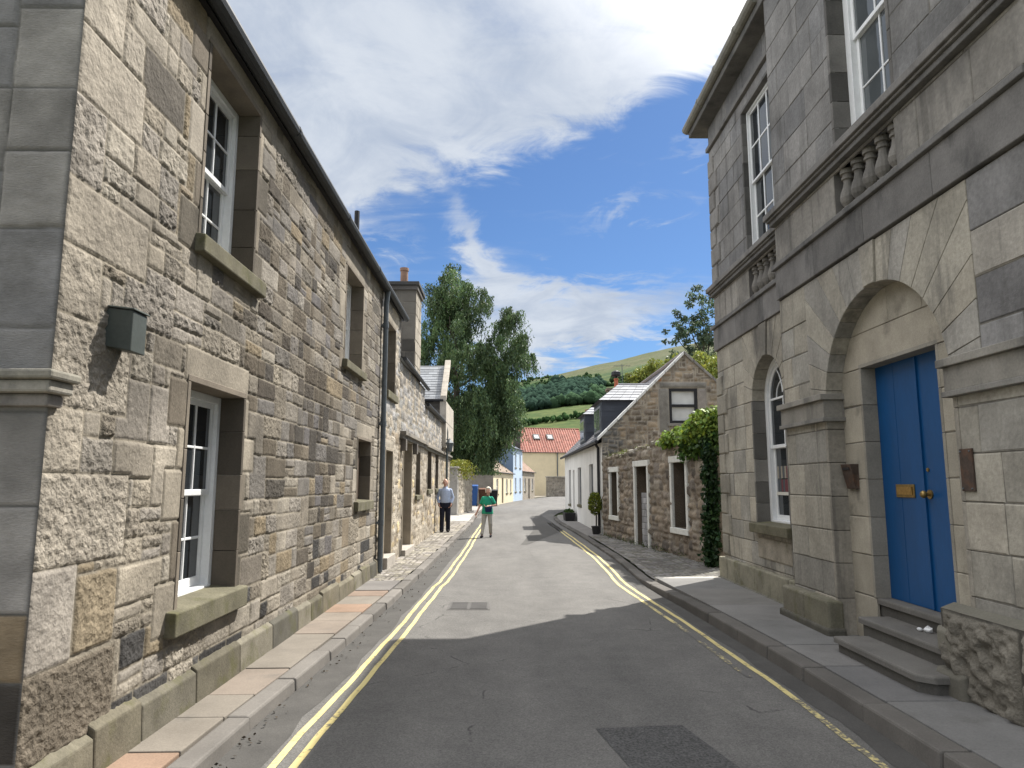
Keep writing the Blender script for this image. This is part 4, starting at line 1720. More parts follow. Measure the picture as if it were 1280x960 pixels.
for i in (1,):
    u = SEAM + (DU1 - SEAM) * .55
    mb.wbox(FD, u - .010, u + .010, DV0 + .01, DV1, 0, .003)
mb.wbox(FD, SEAM - .028, SEAM + .0, DV0 + .01, DV1 - .01, 0, .018)
door = mb.build('door', M['blue'], civ, bevel=.004, seg=2)
mb = MB()
mb.wbox(FD, 6.62, 6.93, 1.565, 1.69, 0, .012)
mb.wbox(FD, 6.65, 6.90, 1.59, 1.665, .012, .022, (1.3, 1.2, 1.1))
mb.build('letter_plate', M['brass'], door, bevel=.003)
mb = MB()
mb.tube([FD(6.385, 1.60, 0), FD(6.385, 1.60, .012)], .042, 14)
mb.tube([FD(6.385, 1.60, .01), FD(6.385, 1.60, .05)], .015, 8)
mb.ball(FD(6.385, 1.60, .065), .03, .035, .035, 12, 8)
mb.build('handle', M['brass'], door, smooth=False)
mb = MB()
mb.tube([FD(6.39, 1.82, 0), FD(6.39, 1.82, .01)], .018, 12)
mb.build('keyhole', M['brass'], door)
# steps
mb = MB()
def step_block(xf, u0, u1, zt, zb, cham):
    pts = [(xf, u1), (xf, u0 + cham), (xf + cham, u0), (XB + .36, u0), (XB + .36, u1)]
    return pts
for (xf, u0, u1, zt, zb, ch_) in ((3.12, 5.50, 6.95, .262, .02, .10), (3.42, 5.70, 7.06, .420, .20, .05), (3.69, 5.86, 7.2, .572, .40, .0)):
    for (g, z0, z1) in ((.0, zt - .055, zt), (.03, zb, zt - .056)):
        pts = [(xf + g, u1 - g), (xf + g, u0 + ch_ + g), (xf + ch_ + g, u0 + g), (XB + .40, u0 + g), (XB + .40, u1 - g)] if ch_ else [(xf + g, u1), (xf + g, u0), (XB + .40, u0), (XB + .40, u1)]
        k = len(pts)
        n0 = len(mb.v)
        for z in (z0, z1):
            for p in pts:
                mb.v.append((p[0], p[1], z))
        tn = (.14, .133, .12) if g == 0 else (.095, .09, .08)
        for i in range(k):
            j = (i + 1) % k
            mb.f.append((n0 + i, n0 + j, n0 + k + j, n0 + k + i))
            mb.c.append(tn)
        mb.f.append(tuple(n0 + k + i for i in range(k)))
        mb.c.append(tn)
mb.build('door_steps', M['flag'], civ, bevel=.016)
# plinth blocks of the bay: smooth beyond the door, rock faced on this side
mb = MB()
mb.wbox(FB, 7.60, 8.22, .0, .475, -.05, .125, (.165, .155, .115))
mb.wbox(FB, 8.226, 8.84, .0, .475, -.05, .12, (.175, .162, .125))
mb.wbox(FB, 7.56, 8.88, .0, .20, -.05, .155, (.095, .09, .075))
mb.build('plinth', M['mossy'], civ, bevel=.025)
us = breaks(4.2, 5.66, .013)
vs = breaks(.08, .74, .013)
FP = Frame((XB - .10, 0, 0), (0, 1, 0), (-1, 0, 0))
rubble('rock_plinth', FP, us, vs, .32, (1, 3), (1, 1), 71, lambda u, v, r: (jit(r, .75, 1.1, (.205, .188, .155)), r.uniform(.5, 1.1)), M['rubble'], civ, depth=.045, rough=.05, mortar=(.07, .065, .055), joint=.03, bev=.05, warp=.02, peck=13)
mb = MB()
mb.poly([FP(5.66, .08, -.01), FP(5.66, .74, -.01), FB(5.66, .74, -.03), FB(5.66, .08, -.03)], (.22, .20, .165))
mb.poly([FP(4.2, .74, -.0), FP(5.66, .74, -.0), FB(5.66, .78, -.01), FB(4.2, .78, -.01)], (.15, .142, .115))
mb.stone(FP, 5.40, 5.72, .40, .60, -.12, .03, .03, (.17, .16, .13))
mb.stone(FP, 5.36, 5.70, .08, .30, -.12, .07, .03, (.13, .122, .10))
mb.build('plinth_end', M['dressed'], civ, bevel=.012)
# imposts
for a, b in ((DC + DRAD - .0, BU1 + .0), (BU0, DC - DRAD)):
    mb = MB()
    mb.wbox(FB, a - (.06 if a > DC else 0), b + (.06 if a > DC else 0.06), 2.60, 2.665, -.19, .085, (.26, .245, .215))
    mb.wbox(FB, a - (.03 if a > DC else 0), b + (.03 if a > DC else 0.03), 2.41, 2.60, -.19, .045, (.25, .235, .205))
    mb.wbox(FB, a - (.05 if a > DC else 0), b + (.05 if a > DC else 0.05), 2.365, 2.41, -.19, .065, (.22, .21, .19))
    mb.build('impost', M['trim'], civ, bevel=.006)

# frieze, string courses, balustrade and rail, on the bay and on the wing
def band(F, u0, u1, nm='string_course', e0=0.0, e1=0.0):
    b = MB()
    n = max(1, int((u1 - u0) / .95))
    for i in range(n):
        k = rngv.uniform(.85, 1.12)
        a, c = u0 + (u1 - u0) * i / n, u0 + (u1 - u0) * (i + 1) / n
        b.wbox(F, a + .002, c - .002, 4.012, 4.40, -.05, .035, (.165 * k, .158 * k, .15 * k))
    b.wbox(F, u0, u1 + e1, 4.402, 4.462, -.05, .075, (.15, .145, .138))
    b.build(nm, M['trim'], civ, bevel=.008)


band(FB, BU0, BU1, e1=.03)
band(FW, 8.66, 12.29, e1=.05)
BALB = (5.93, 7.10)
BALW = (9.36, 10.46)


def parapet(F, u0, u1, hole, n, e1):
    b = MB()
    lines_ = [4.462, 4.50, 4.955, 4.99]
    ashlar(b, F, u0, u1, lines_, [(hole[0], hole[1], 4.50, 4.955)], 81, lambda u, v, r: jit(r, .85, 1.1, (.245, .23, .205)), h=.012, wl=(.5, .9), gap=.006)
    b.build('balustrade_panel', M['ashlar'], civ)
    b = MB()
    b.wbox(F, u0, u1 + e1, 4.99, 5.045, -.06, .075, (.15, .145, .138))
    b.wbox(F, u0, u1 + e1 + .02, 5.046, 5.075, -.06, .105, (.17, .162, .15))
    b.wbox(F, u0, u1 + e1 + .04, 5.076, 5.155, -.06, .135, (.185, .176, .165))
    b.build('rail', M['trim'], civ, bevel=.008)
    b = MB()
    b.poly([F(hole[0] - .02, 4.47, -.21), F(hole[1] + .02, 4.47, -.21), F(hole[1] + .02, 4.97, -.21), F(hole[0] - .02, 4.97, -.21)], (.10, .095, .09))
    for q in hole:
        s = .02 if q == hole[1] else -.02
        b.poly([F(q + s * 0, 4.47, -.21), F(q, 4.47, .0), F(q, 4.97, .0), F(q, 4.97, -.21)], (.17, .16, .15))
    b.poly([F(hole[0], 4.502, -.21), F(hole[1], 4.502, -.21), F(hole[1], 4.502, 0), F(hole[0], 4.502, 0)], (.15, .145, .135))
    b.build('balustrade_niche', M['dressed'], civ)
    w = (hole[1] - hole[0]) / n
    for i in range(n):
        u = hole[0] + w * (i + .5)
        b = MB()
        p = F(u, 4.50, -.085)
        pr = [(.0, .075), (.035, .075), (.036, .055), (.06, .05), (.10, .075), (.15, .088), (.20, .078), (.27, .052), (.32, .043), (.345, .045), (.35, .062), (.375, .062), (.38, .046), (.405, .05), (.41, .072), (.46, .072)]
        b.lathe(p, pr, 14, jit(rngv, .85, 1.1, (.20, .188, .17)))
        b.build('baluster', M['trim'], civ, smooth=False)


parapet(FB, BU0, BU1, BALB, 5, .02)
parapet(FW, 8.66, 12.25, BALW, 5, .04)

# upper wall of the bay with its tall sash window
upl = [5.155, 5.55, 5.93, 6.31, 6.69, 7.07, 7.45, 7.83, 8.2, 8.6, 9.0]
BW = (5.93, 7.02, 5.155, 7.62)
mb = MB()
ashlar(mb, FB, BU0, BU1, upl, [BW], 62, ash_style, h=0, wl=(.55, 1.0), gap=.007, thick=.05)
mb.build('bay_upper_wall', M['ashlar'], civ)
sash_window(civ, FB, *BW, .19, 2, 2, fw=.10, stile=.05, jt=(.17, .162, .15), jm='trim', lip=.005, glass='glassgrey', meet=.52)
# sides of the bay
mb = MB()
FS = Frame((XB, BU1, 0), (1, 0, 0), (0, 1, 0))
ashlar(mb, FS, .0, XR - XB + .05, low + [4.4, 4.99] + upl[1:], [], 63, ash_style, wl=(.3, .4), gap=.006)
FS0 = Frame((XB, BU0, 0), (1, 0, 0), (0, -1, 0))
ashlar(mb, FS0, .0, XR - XB + .05, low + [4.4, 4.99] + upl[1:], [], 64, ash_style, wl=(.3, .4), gap=.006)
mb.build('bay_side', M['ashlar'], civ)
# cornice over the bay
mb = MB()
for (z0, z1, p) in ((8.98, 9.10, .06), (9.10, 9.20, .16), (9.20, 9.34, .27)):
    mb.box(XB - p, XB + .5, BU0 - p, BU1 + p, z0, z1 - .002, (.17, .162, .15))
mb.box(XB - .04, XB + .5, BU0 - .04, BU1 + .04, 9.34, 9.95, (.2, .19, .175))
mb.build('cornice', M['trim'], civ, bevel=.012)

# the recessed wing beyond the bay
wl_low = [.12, .50, .84, 1.12, 1.50, 1.86, 2.22, 2.58, 2.93, 3.28, 3.62, 4.012]
WU0, WU1 = 8.70, 12.25
awh = (AC - ARAD, AC + ARAD, 1.12, AZ)
mb = MB()
WH_, WT = .93, 4.012
ashlar(mb, FW, WU0, WU1, wl_low, [awh, (AC - WH_, AC + WH_, AZ, WT)], 65, ash_style, h=0, wl=(.4, .8), gap=.009, thick=.05)
mb.build('wing_wall', M['ashlar'], civ)
mb = MB()
voussoirs(mb, FW, AC, AZ, ARAD, WH_, WT - .004, 11, -.30, .003, rngv, lambda r: jit(r, .86, 1.1, (.31, .285, .235)), keystone=.02, gap=.01)
mb.build('arch', M['ashlar'], civ)
w = sash_window(civ, FW, AC - ARAD, AC + ARAD, 1.12, AZ, .20, 2, 1, fw=.085, stile=.05, arch=(AC, AZ, ARAD), meet=.60, jt=(.22, .21, .19), lip=.004, sill=(AC - ARAD - .12, AC + ARAD + .12, .985, 1.12, .10))
mb = MB()
n = 16
for r0, r1, h0, h1 in ((ARAD - .085, ARAD + .02, -.30, -.19), (ARAD - .135, ARAD - .085, -.26, -.22)):
    for i in range(n):
        a0, a1 = math.pi * i / n, math.pi * (i + 1) / n
        q = [(AC + r0 * math.cos(a0), AZ + r0 * math.sin(a0)), (AC + r1 * math.cos(a0), AZ + r1 * math.sin(a0)), (AC + r1 * math.cos(a1), AZ + r1 * math.sin(a1)), (AC + r0 * math.cos(a1), AZ + r0 * math.sin(a1))]
        mb.hexa([FW(*p, h0) for p in q] + [FW(*p, h1) for p in q])
# gothick bars of the arched head and a level rail at the springing
mb.wbox(FW, AC - ARAD + .1, AC + ARAD - .1, AZ - .015, AZ + .015, -.25, -.222)
for s in (-1, 1):
    pts = []
    for i in range(9):
        a = R(8 + 62 * i / 8)
        pts.append(FW(AC + s * (-.0 + .46 * (1 - math.cos(a)) * .9), AZ + .50 * math.sin(a), -.235))
    mb.tube(pts, .011, 6)
pts = [FW(AC - .25 + .25 + .24 * math.cos(math.pi * i / 12), AZ + .24 * math.sin(math.pi * i / 12), -.235) for i in range(13)]
mb.tube(pts, .011, 6)
mb.build('arched_head', M['white'], w, bevel=.003, seg=1)
# patterned blind in the upper part of the lower sash
mb = MB()
for i in range(26):
    u = AC - .44 + (i % 13) * .0675
    v = 1.58 + (i // 13) * .19
    mb.wbox(FW, u, u + .055, v, v + .175, -.262, -.258, rngv.choice([(.20, .08, .08), (.12, .12, .16), (.30, .27, .22), (.16, .05, .06), (.08, .09, .10)]))
mb.wbox(FW, AC - .46, AC + .46, 1.53, 1.575, -.262, -.25, (.6, .58, .52))
mb.build('window_blind', M['plain'], w)
# wing upper part
WW = (9.30, 10.46, 5.155, 7.52)
upw = [5.155, 5.50, 5.86, 6.2, 6.55, 6.9, 7.22, 7.52, 7.74]
mb = MB()
ashlar(mb, FW, WU0, WU1, upw, [WW], 67, ash_style, h=0, wl=(.45, .85), gap=.008, thick=.05)
ashlar(mb, FW, WU0, WU1, [7.82, 8.2], [], 68, ash_style, h=0, wl=(.6, .9), gap=.006)
mb.build('wing_upper_wall', M['ashlar'], civ)
sash_window(civ, FW, *WW, .085, 3, 2, fw=.035, stile=.035, bars=.03, jt=(.15, .145, .135), jm='trim', lip=.005, glass='glass')
mb = MB()
mb.wbox(FW, WU0, WU1 + .03, 7.742, 7.818, -.05, .05, (.16, .153, .143))
mb.build('string_course', M['trim'], civ, bevel=.008)
# quoins, standing a little proud
mb = MB()
v = .52
k = 0
while v < 7.7:
    e = v + .335
    if e > 7.74:
        break
    if not (3.7 < (v + e) / 2 < 5.2):
        wq = .46 if k % 2 else .28
        mb = MB()
        mb.stone(FW, WU1 - wq, WU1 + .014, v + .005, e - .005, -.04, .030, .018, jit(rngv, .82, 1.1, ((.215, .205, .19) if v > 4 else (.29, .27, .225))))
        mb.build('quoin', M['ashlar'], civ)
    v = e
    k += 1
mb = MB()
for i, (a, b) in enumerate(((8.72, 9.35), (9.355, 10.0), (10.005, 10.62), (10.625, 11.3), (11.305, 11.9), (11.905, 12.33))):
    t = rngv.uniform(.85, 1.1)
    mb.wbox(FW, a, b, .0, .465, -.05, .075 + rngv.uniform(0, .012), (.25 * t, .235 * t, .18 * t))
mb.wbox(FW, 8.72, 12.35, .0, .14, -.05, .11, (.15, .145, .12))
mb.wbox(FW, AC - .62, AC + .62, .62, .92, -.05, .012, (.29, .26, .21))
mb.build('plinth', M['mossy'], civ, bevel=.018)
# near wing (mirror of the far one, beyond the picture), far gable end, back, roof
mb = MB()
ashlar(mb, FW, .7, 4.36, low, [], 69, ash_style, wl=(.5, .9))
ashlar(mb, FW, .7, 4.36, [4.0, 4.4, 4.99] + upl[:-2], [], 70, ash_style, wl=(.5, .9))
mb.build('near_wing_wall', M['ashlar'], civ)
mb = MB()
FG = Frame((XR, 12.25, 0), (1, 0, 0), (0, 1, 0))
ashlar(mb, FG, 0, 8.0, [.12, .5, .86, 1.22, 1.58, 1.94, 2.3, 2.66, 3.02, 3.38, 3.74, 4.1, 4.46, 4.82, 5.18, 5.54, 5.9, 6.26, 6.62, 6.98, 7.34, 7.7, 8.2], [], 72, ash_style, wl=(.5, .9))
mb.poly([(XR, .7, 0), (XR + 8, .7, 0), (XR + 8, .7, 8.2), (XR, .7, 8.2)], (.22, .21, .19))
mb.poly([(XR + 8, .7, 0), (XR + 8, 12.25, 0), (XR + 8, 12.25, 8.2), (XR + 8, .7, 8.2)], (.22, .21, .19))
mb.build('gable', M['ashlar'], civ)
mb = MB()
e = [(3.46, .4, 8.42), (12.0, .4, 8.42), (12.0, 12.62, 8.42), (3.46, 12.62, 8.42)]
r0_, r1_ = (7.7, 4.6, 10.9), (7.7, 8.5, 10.9)
mb.poly([e[0], e[3], r1_, r0_], (.13, .135, .145))
mb.poly([e[1], e[0], r0_], (.13, .135, .145))
mb.poly([e[3], e[2], r1_], (.13, .135, .145))
mb.poly([e[2], e[1], r0_, r1_], (.13, .135, .145))
mb.build('roof', M['slate'], civ)
mb = MB()
mb.box(3.48, 12.0, .5, 12.60, 8.20, 8.33, (.13, .125, .115))
mb.build('eaves', M['trim'], civ, bevel=.01)
mb = MB()
mb.tube([(3.44, 8.9, 8.38), (3.44, 12.64, 8.38)], .075, 10)
mb.tube([(3.44, 12.64, 8.38), (12.0, 12.64, 8.38)], .075, 10)
for y in (9.6, 10.6, 11.6):
    mb.tube([(3.44, y, 8.38), (3.44, y + .05, 8.38)], .086, 10)
mb.build('gutter', M['gutterstone'], civ)
mb = MB()
mb.tube([(3.44, .4, 8.38), (3.44, 4.2, 8.38)], .075, 10)
mb.build('gutter', M['gutterstone'], civ)
mb = MB()
mb.wbox(FB, BU0 - .0, 5.44, 2.4, 2.62, -.02, .0, (.2, .19, .17))
t = thing('wall_plaque', 'tall narrow rusty plate on the pier just right of the blue door', 'plaque', (XB, 5.5, 1.8))
mb = MB()
mb.wbox(FB, 5.255, 5.40, 1.64, 1.96, .0, .018)
mb.build('plate', M['rust'], t, bevel=.004)
for u, v in ((5.275, 1.66), (5.38, 1.66), (5.275, 1.94), (5.38, 1.94)):
    mb = MB()
    mb.tube([FB(u, v, .018), FB(u, v, .024)], .007, 8)
    mb.build('screw', M['iron'], t)
t = thing('wall_box', 'small rusty iron box beside the blue door on the arch wall', 'box', (XB + .18, 7.47, 1.75))
mb = MB()
mb.hexa([FR(7.36, 1.64, -.01), FR(7.58, 1.64, -.01), FR(7.56, 1.64, .035), FR(7.38, 1.64, .035), FR(7.36, 1.90, -.01), FR(7.58, 1.90, -.01), FR(7.58, 1.90, .085), FR(7.36, 1.90, .085)])
mb.build('box', M['rust'], t, bevel=.006)
mb = MB()
mb.wbox(FR, 7.40, 7.54, 1.84, 1.865, .075, .084)
mb.build('slot', M['black'], t)
# crumpled paper on the step
me_rng = random.Random(9)
mb = MB()
mb.ball((3.66, 6.30, .447), .03, .05, .027, 9, 6, (.9, .9, .9))
mb.v = [(a + me_rng.uniform(-.008, .008), b + me_rng.uniform(-.012, .012), c + me_rng.uniform(-.005, .006)) for a, b, c in mb.v]
mb.ball((3.62, 6.36, .437), .02, .03, .016, 7, 5, (.85, .85, .85))
tag(mb.build('paper_litter', M['white']), 'crumpled scrap of white paper lying on the upper door step', 'litter')

# ================================================================== right side beyond: roofless frontage, stone gable, white house
YA, YB = np.array((3.11, 22.64)), np.array((4.19, 13.95))
YL = float(np.linalg.norm(YB - YA))
yd = (YB - YA) / YL
FY = Frame((*YA, 0), (*yd, 0), (yd[1], -yd[0], 0))


def yu(y):
    return (22.64 - y) * YL / (22.64 - 13.95)


def brown_style(u, v, rng):
    k = rng.uniform(.75, 1.2)
    return jit(rng, .8, 1.2, rng.choice([(.215, .178, .14), (.19, .155, .12), (.235, .195, .15), (.165, .14, .115), (.25, .22, .18), (.14, .122, .104)])), rng.uniform(.4, 1.1)


yw = thing('ruined_frontage', 'roofless brown rubble frontage with white margins round its blocked openings', 'wall', (*YA, 0))
YH = [(yu(21.67), yu(20.9), .74, 2.03), (yu(19.19), yu(18.19), .06, 2.14), (yu(16.41), yu(15.58), .70, 2.17)]
us = breaks(0, YL, .035, [a for h in YH for a in h[:2]])
vs = breaks(.0, 2.95, .035, [a for h in YH for a in h[2:4]])
topf = lambda u, v: v < 2.50 + .03 * u + .10 * sstep(4.5, 7, u) + (fbm(u, u * 0, 2.2, 3, 9) - .5) * .22
rubble('wall', FY, us, vs, .13, (1, 3), (1, 2), 91, brown_style, M['rubble'], yw, holes=YH, depth=.045, rough=.03, mortar=(.27, .235, .19), joint=.022, bev=.05, warp=.03, peck=12, keep=topf)
mb = MB()
wallcells(mb, FY, 0, YL, 0, 2.42, YH, -.34, 0, (.17, .14, .11))
mb.poly([FY(0, 2.42, -.34), FY(YL, 2.68, -.34), FY(YL, 2.68, .0), FY(0, 2.42, .0)], (.2, .18, .14))
mb.poly([FY(YL, 0, -.34), FY(YL, 2.7, -.34), FY(YL, 2.7, .0), FY(YL, 0, .0)], (.2, .17, .14))
mb.build('wall_back', M['rubble'], yw)
for k, (a, b, c, d) in enumerate(YH):
    mb = MB()
    w = .115
    mb.wbox(FY, a - w, a, c, d, -.02, .06)
    mb.wbox(FY, b, b + w, c, d, -.02, .06)
    mb.wbox(FY, a - w - .03, b + w + .03, d, d + .15, -.02, .068)
    if c > .3:
        mb.wbox(FY, a - w - .02, b + w + .02, c - .13, c, -.02, .078)
    fr = mb.build('opening_margin', M['offwhite'], yw, bevel=.012)
    mb = MB()
    for (p_, q_) in (((a, c), (a, d)), ((b, c), (b, d)), ((a, d), (b, d)), ((a, c), (b, c))):
        mb.poly([FY(*p_, 0), FY(*q_, 0), FY(*q_, -.34), FY(*p_, -.34)], (.13, .105, .08))
    mb.build('reveal', M['rubble'], fr)
    mb = MB()
    if k == 1:
        rr = random.Random(4)
        ashlar(mb, FY, a, b, [.0, .17, .33, .5, .66, .82, 1.0, 1.16, 1.32, 1.45], [], 5, lambda u, v, r: jit(r, .7, 1.2, (.36, .36, .37)), h=-.12, wl=(.2, .4), gap=.015, mortar=(.2, .2, .2))
        mb.wbox(FY, a, b, 1.45, d, -.29, -.27, (.03, .03, .03))
        mb.build('blocking', M['dressed'], fr)
    else:
        for i in range(3):
            x0, x1 = a + (b - a) * i / 3, a + (b - a) * (i + 1) / 3
            mb.wbox(FY, x0 + .005, x1 - .005, c, d, -.29, -.25, (.06, .055, .05))
        mb.build('boarding', M['darkwood'], fr)
mb = MB()
mb.wbox(FY, yu(14.55), yu(14.40), .5, 2.35, -.1, .05)
mb.build('jamb_margin', M['offwhite'], yw, bevel=.012)

rr = random.Random(6)
u = .1
while u < 5.2:
    L_ = rr.uniform(.18, .45)
    z = 2.50 + .03 * u + (float(fbm(np.array(u + L_ / 2), np.array(0.0), 2.2, 3, 9)) - .5) * .22 + .10 * float(sstep(4.5, 7, np.array(u)))
    mb = MB()
    mb.stone(FY, u, u + L_ - .015, z - .07, z + rr.uniform(.01, .05), -.30, .03 + rr.uniform(-.02, .03), .025, jit(rr, .7, 1.15, rr.choice([(.40, .37, .32), (.33, .31, .26), (.27, .24, .19)])))
    mb.build('coping_stone', M['mossy'], yw)
    u += L_
# white cottage with the stone gable
wh = thing('white_cottage', 'white harled cottage with slate hung dormers and a brown stone gable', 'house', (3.13, 22.7, 0))
FH = Frame((3.13, 0, 0), (0, 1, 0), (-1, 0, 0))
WH = [(25.38, 26.6, .83, 2.39), (29.37, 30.75, .80, 2.36), (34.0, 35.1, .70, 2.34), (32.2, 33.05, .08, 2.3)]
mb = MB()
wallcells(mb, FH, 22.72, 37.4, 0, 3.02, WH, 0, .16)
mb.build('wall', M['harl'], wh)
for k, q in enumerate(WH[:3]):
    sash_window(wh, FH, *q, .10, 2, 2, paint='lead', jambs=False, glass='glassgrey', sill=(q[0] - .06, q[1] + .06, q[2] - .10, q[2], .05))
mb = MB()
mb.wbox(FH, *WH[3][:2], .08, 2.3, -.15, -.10, (.55, .56, .56))
for i in range(1, 5):
    u = WH[3][0] + .85 * i / 5
    mb.wbox(FH, u - .006, u + .006, .1, 2.28, -.10, -.095, (.4, .4, .4))
dr = mb.build('door', M['plain'], wh)
mb = MB()
mb.ball(FH(32.3, 1.05, -.07), .03, .03, .03)
mb.build('handle', M['brass'], dr)
# gable wall towards the camera
FGb = Frame((3.10, 22.70, 0), (1, 0, 0), (0, -1, 0))
GW = (2.21, 3.14, 3.62, 4.76)
us = breaks(0, 5.5, .035, GW[:2])
vs = breaks(0, 5.95, .035, GW[2:])
PK = 2.75
gk = lambda u, v: v < np.minimum(3.20 + u * .985, 5.92 - (u - PK) * .93)


def gable_style(u, v, rng):
    if u < .62 and v < 4.0:
        return jit(rng, .95, 1.05, (.115, .112, .105)), .1
    c, g = brown_style(u, v, rng)
    return (c[0] * 1.22, c[1] * 1.18, c[2] * 1.1), g


rubble('gable_wall', FGb, us, vs, .10, (1, 3), (1, 2), 95, gable_style, M['rubble'], wh, holes=[GW], forced=[(GW[0] - .34, GW[0], 3.3, 4.9, (.20, .19, .17), .2), (GW[1], GW[1] + .3, 3.3, 4.9, (.22, .2, .18), .2), (GW[0] - .3, GW[1] + .3, 4.76, 4.98, (.20, .19, .17), .2), (1.75, 2.0, 4.98, 5.35, (.34, .20, .12), .3)],
       depth=.04, rough=.03, mortar=(.29, .26, .215), joint=.022, bev=.05, warp=.03, peck=12, keep=gk)
mb = MB()
a, b, c, d = GW
for (p, q, r_, s) in ((a, a + .09, c, d), (b - .09, b, c, d), (a + .09, b - .09, d - .09, d), (a + .09, b - .09, c, c + .09), (a + .09, b - .09, 4.15, 4.24)):
    mb.wbox(FGb, p, q, r_, s, -.12, .0)
gw = mb.build('window', M['black'], wh, bevel=.006)
mb = MB()
mb.poly([FGb(a, c, -.08), FGb(b, c, -.08), FGb(b, d, -.08), FGb(a, d, -.08)])
mb.build('pane', M['glasspale'], gw)
mb = MB()
mb.wbox(FGb, a - .08, b + .08, c - .09, c, -.05, .07, (.2, .19, .17))
mb.build('sill', M['dressed'], gw, bevel=.008)
# skews on the gable
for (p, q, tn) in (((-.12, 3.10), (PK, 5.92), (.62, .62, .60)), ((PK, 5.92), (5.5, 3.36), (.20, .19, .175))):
    mb = MB()
    n = 9
    for i in range(n):
        t0, t1 = i / n, (i + 1) / n - .006
        u0, v0 = p[0] + (q[0] - p[0]) * t0, p[1] + (q[1] - p[1]) * t0
        u1, v1 = p[0] + (q[0] - p[0]) * t1, p[1] + (q[1] - p[1]) * t1
        th = .085
        mb.hexa([FGb(u0, v0 - .03, -.22), FGb(u1, v1 - .03, -.22), FGb(u1, v1 - .03, .06), FGb(u0, v0 - .03, .06),
                 FGb(u0, v0 + th, -.22), FGb(u1, v1 + th, -.22), FGb(u1, v1 + th, .06), FGb(u0, v0 + th, .06)], jit(random.Random(i), .85, 1.1, tn))
    mb.build('skew', M['flag'], wh, bevel=.012)
rng = random.Random(44)
mb = MB()
slated(mb, FH, 22.8, 37.5, 3.04, .16, 44.4, 4.1, rng, .34, .24, (.155, .15, .155), .22)
mb.poly([(5.87, 22.8, 5.9), (5.87, 37.5, 5.9), (8.6, 37.5, 3.3), (8.6, 22.8, 3.3)], (.15, .15, .16))
for i in range(30):
    y = 22.8 + i * .49
    mb.tube([(5.87, y, 5.93), (5.87, y + .48, 5.93)], .09, 8, (.2, .17, .16))
mb.build('roof', M['slate'], wh)
mb = MB()
mb.poly([(3.13, 37.4, 0), (8.6, 37.4, 0), (8.6, 37.4, 3.3), (5.87, 37.4, 5.9), (3.13, 37.4, 3.1)], (.95, .95, .95))
mb.poly([(8.6, 22.75, 0), (8.6, 37.4, 0), (8.6, 37.4, 3.3), (8.6, 22.75, 3.3)], (.95, .95, .95))
mb.build('rear_wall', M['harl'], wh)
mb = MB()
mb.tube([FH(22.75, 3.03, .20), FH(37.5, 3.0, .20)], .055, 8)
mb.build('gutter', M['black'], wh)
mb = MB()
mb.tube([FH(23.35, 3.02, .19), FH(23.35, 2.85, .07), FH(23.35, .1, .07)], .05, 10)
mb.build('downpipe', M['black'], wh)
for (y0, y1) in ((23.9, 26.0), (28.9, 30.9)):
    D = MB()
    x0, x1 = 3.28, 5.0
    for j in range(7):                      # slate-hung courses on front and cheeks
        z0, z1 = 3.22 + j * .185, 3.22 + (j + 1) * .185
        g = .012 * (j % 2)
        D.box(x0 - g, x1, y0 - g, y1 + g, z0, z1, jit(rng, .8, 1.15, (.050, .058, .075)))
    dm = D.build('dormer', M['slate'], wh)
    D = MB()
    rx = 4.35
    ym = (y0 + y1) / 2
    e0 = [(x0 - .12, y0 - .12, 4.50), (x0 - .12, y1 + .12, 4.50), (5.9, y1 + .12, 4.50), (5.9, y0 - .12, 4.50)]
    top0, top1 = (x0 + .75, ym, 5.20), (5.9, ym, 5.20)
    def rows(a, b, c, d, n, tn):
        a, b, c, d = [np.array(q) for q in (a, b, c, d)]
        for j in range(n):
            t0, t1 = j / n, (j + 1.06) / n
            p, q = a + (d - a) * t0, b + (c - b) * t0
            r_, s = b + (c - b) * min(1, t1), a + (d - a) * min(1, t1)
            m = 8
            lift = np.array((0, 0, .018))
            for i in range(m):
                k0, k1 = i / m, (i + .97) / m
                D.poly([p + (q - p) * k0 + lift, p + (q - p) * k1 + lift, s + (r_ - s) * k1, s + (r_ - s) * k0], jit(rng, .75, 1.25, tn))
    rows(e0[3], e0[0], top0, top1, 6, (.22, .23, .25))
    rows(e0[0], e0[1], top0, top0, 6, (.22, .23, .25))
    rows(e0[1], e0[2], top1, top0, 6, (.22, .23, .25))
    D.poly([tuple(q) for q in e0], (.1, .1, .11))
    D.tube([top0, top1], .05, 6, (.3, .3, .31))
    D.build('dormer_roof', M['slate'], dm)
    D = MB()
    D.wbox(FH, y0 + .25, y1 - .25, 3.45, 4.35, -.14, -.115)
    dw = D.build('dormer_window', M['lead'], dm)
    D = MB()
    for q in (y0 + .33, (y0 + y1) / 2 + .04):
        D.wbox(FH, q, q + .68, 3.53, 4.27, -.115, -.108)
    D.build('pane', M['glassgrey'], dw)


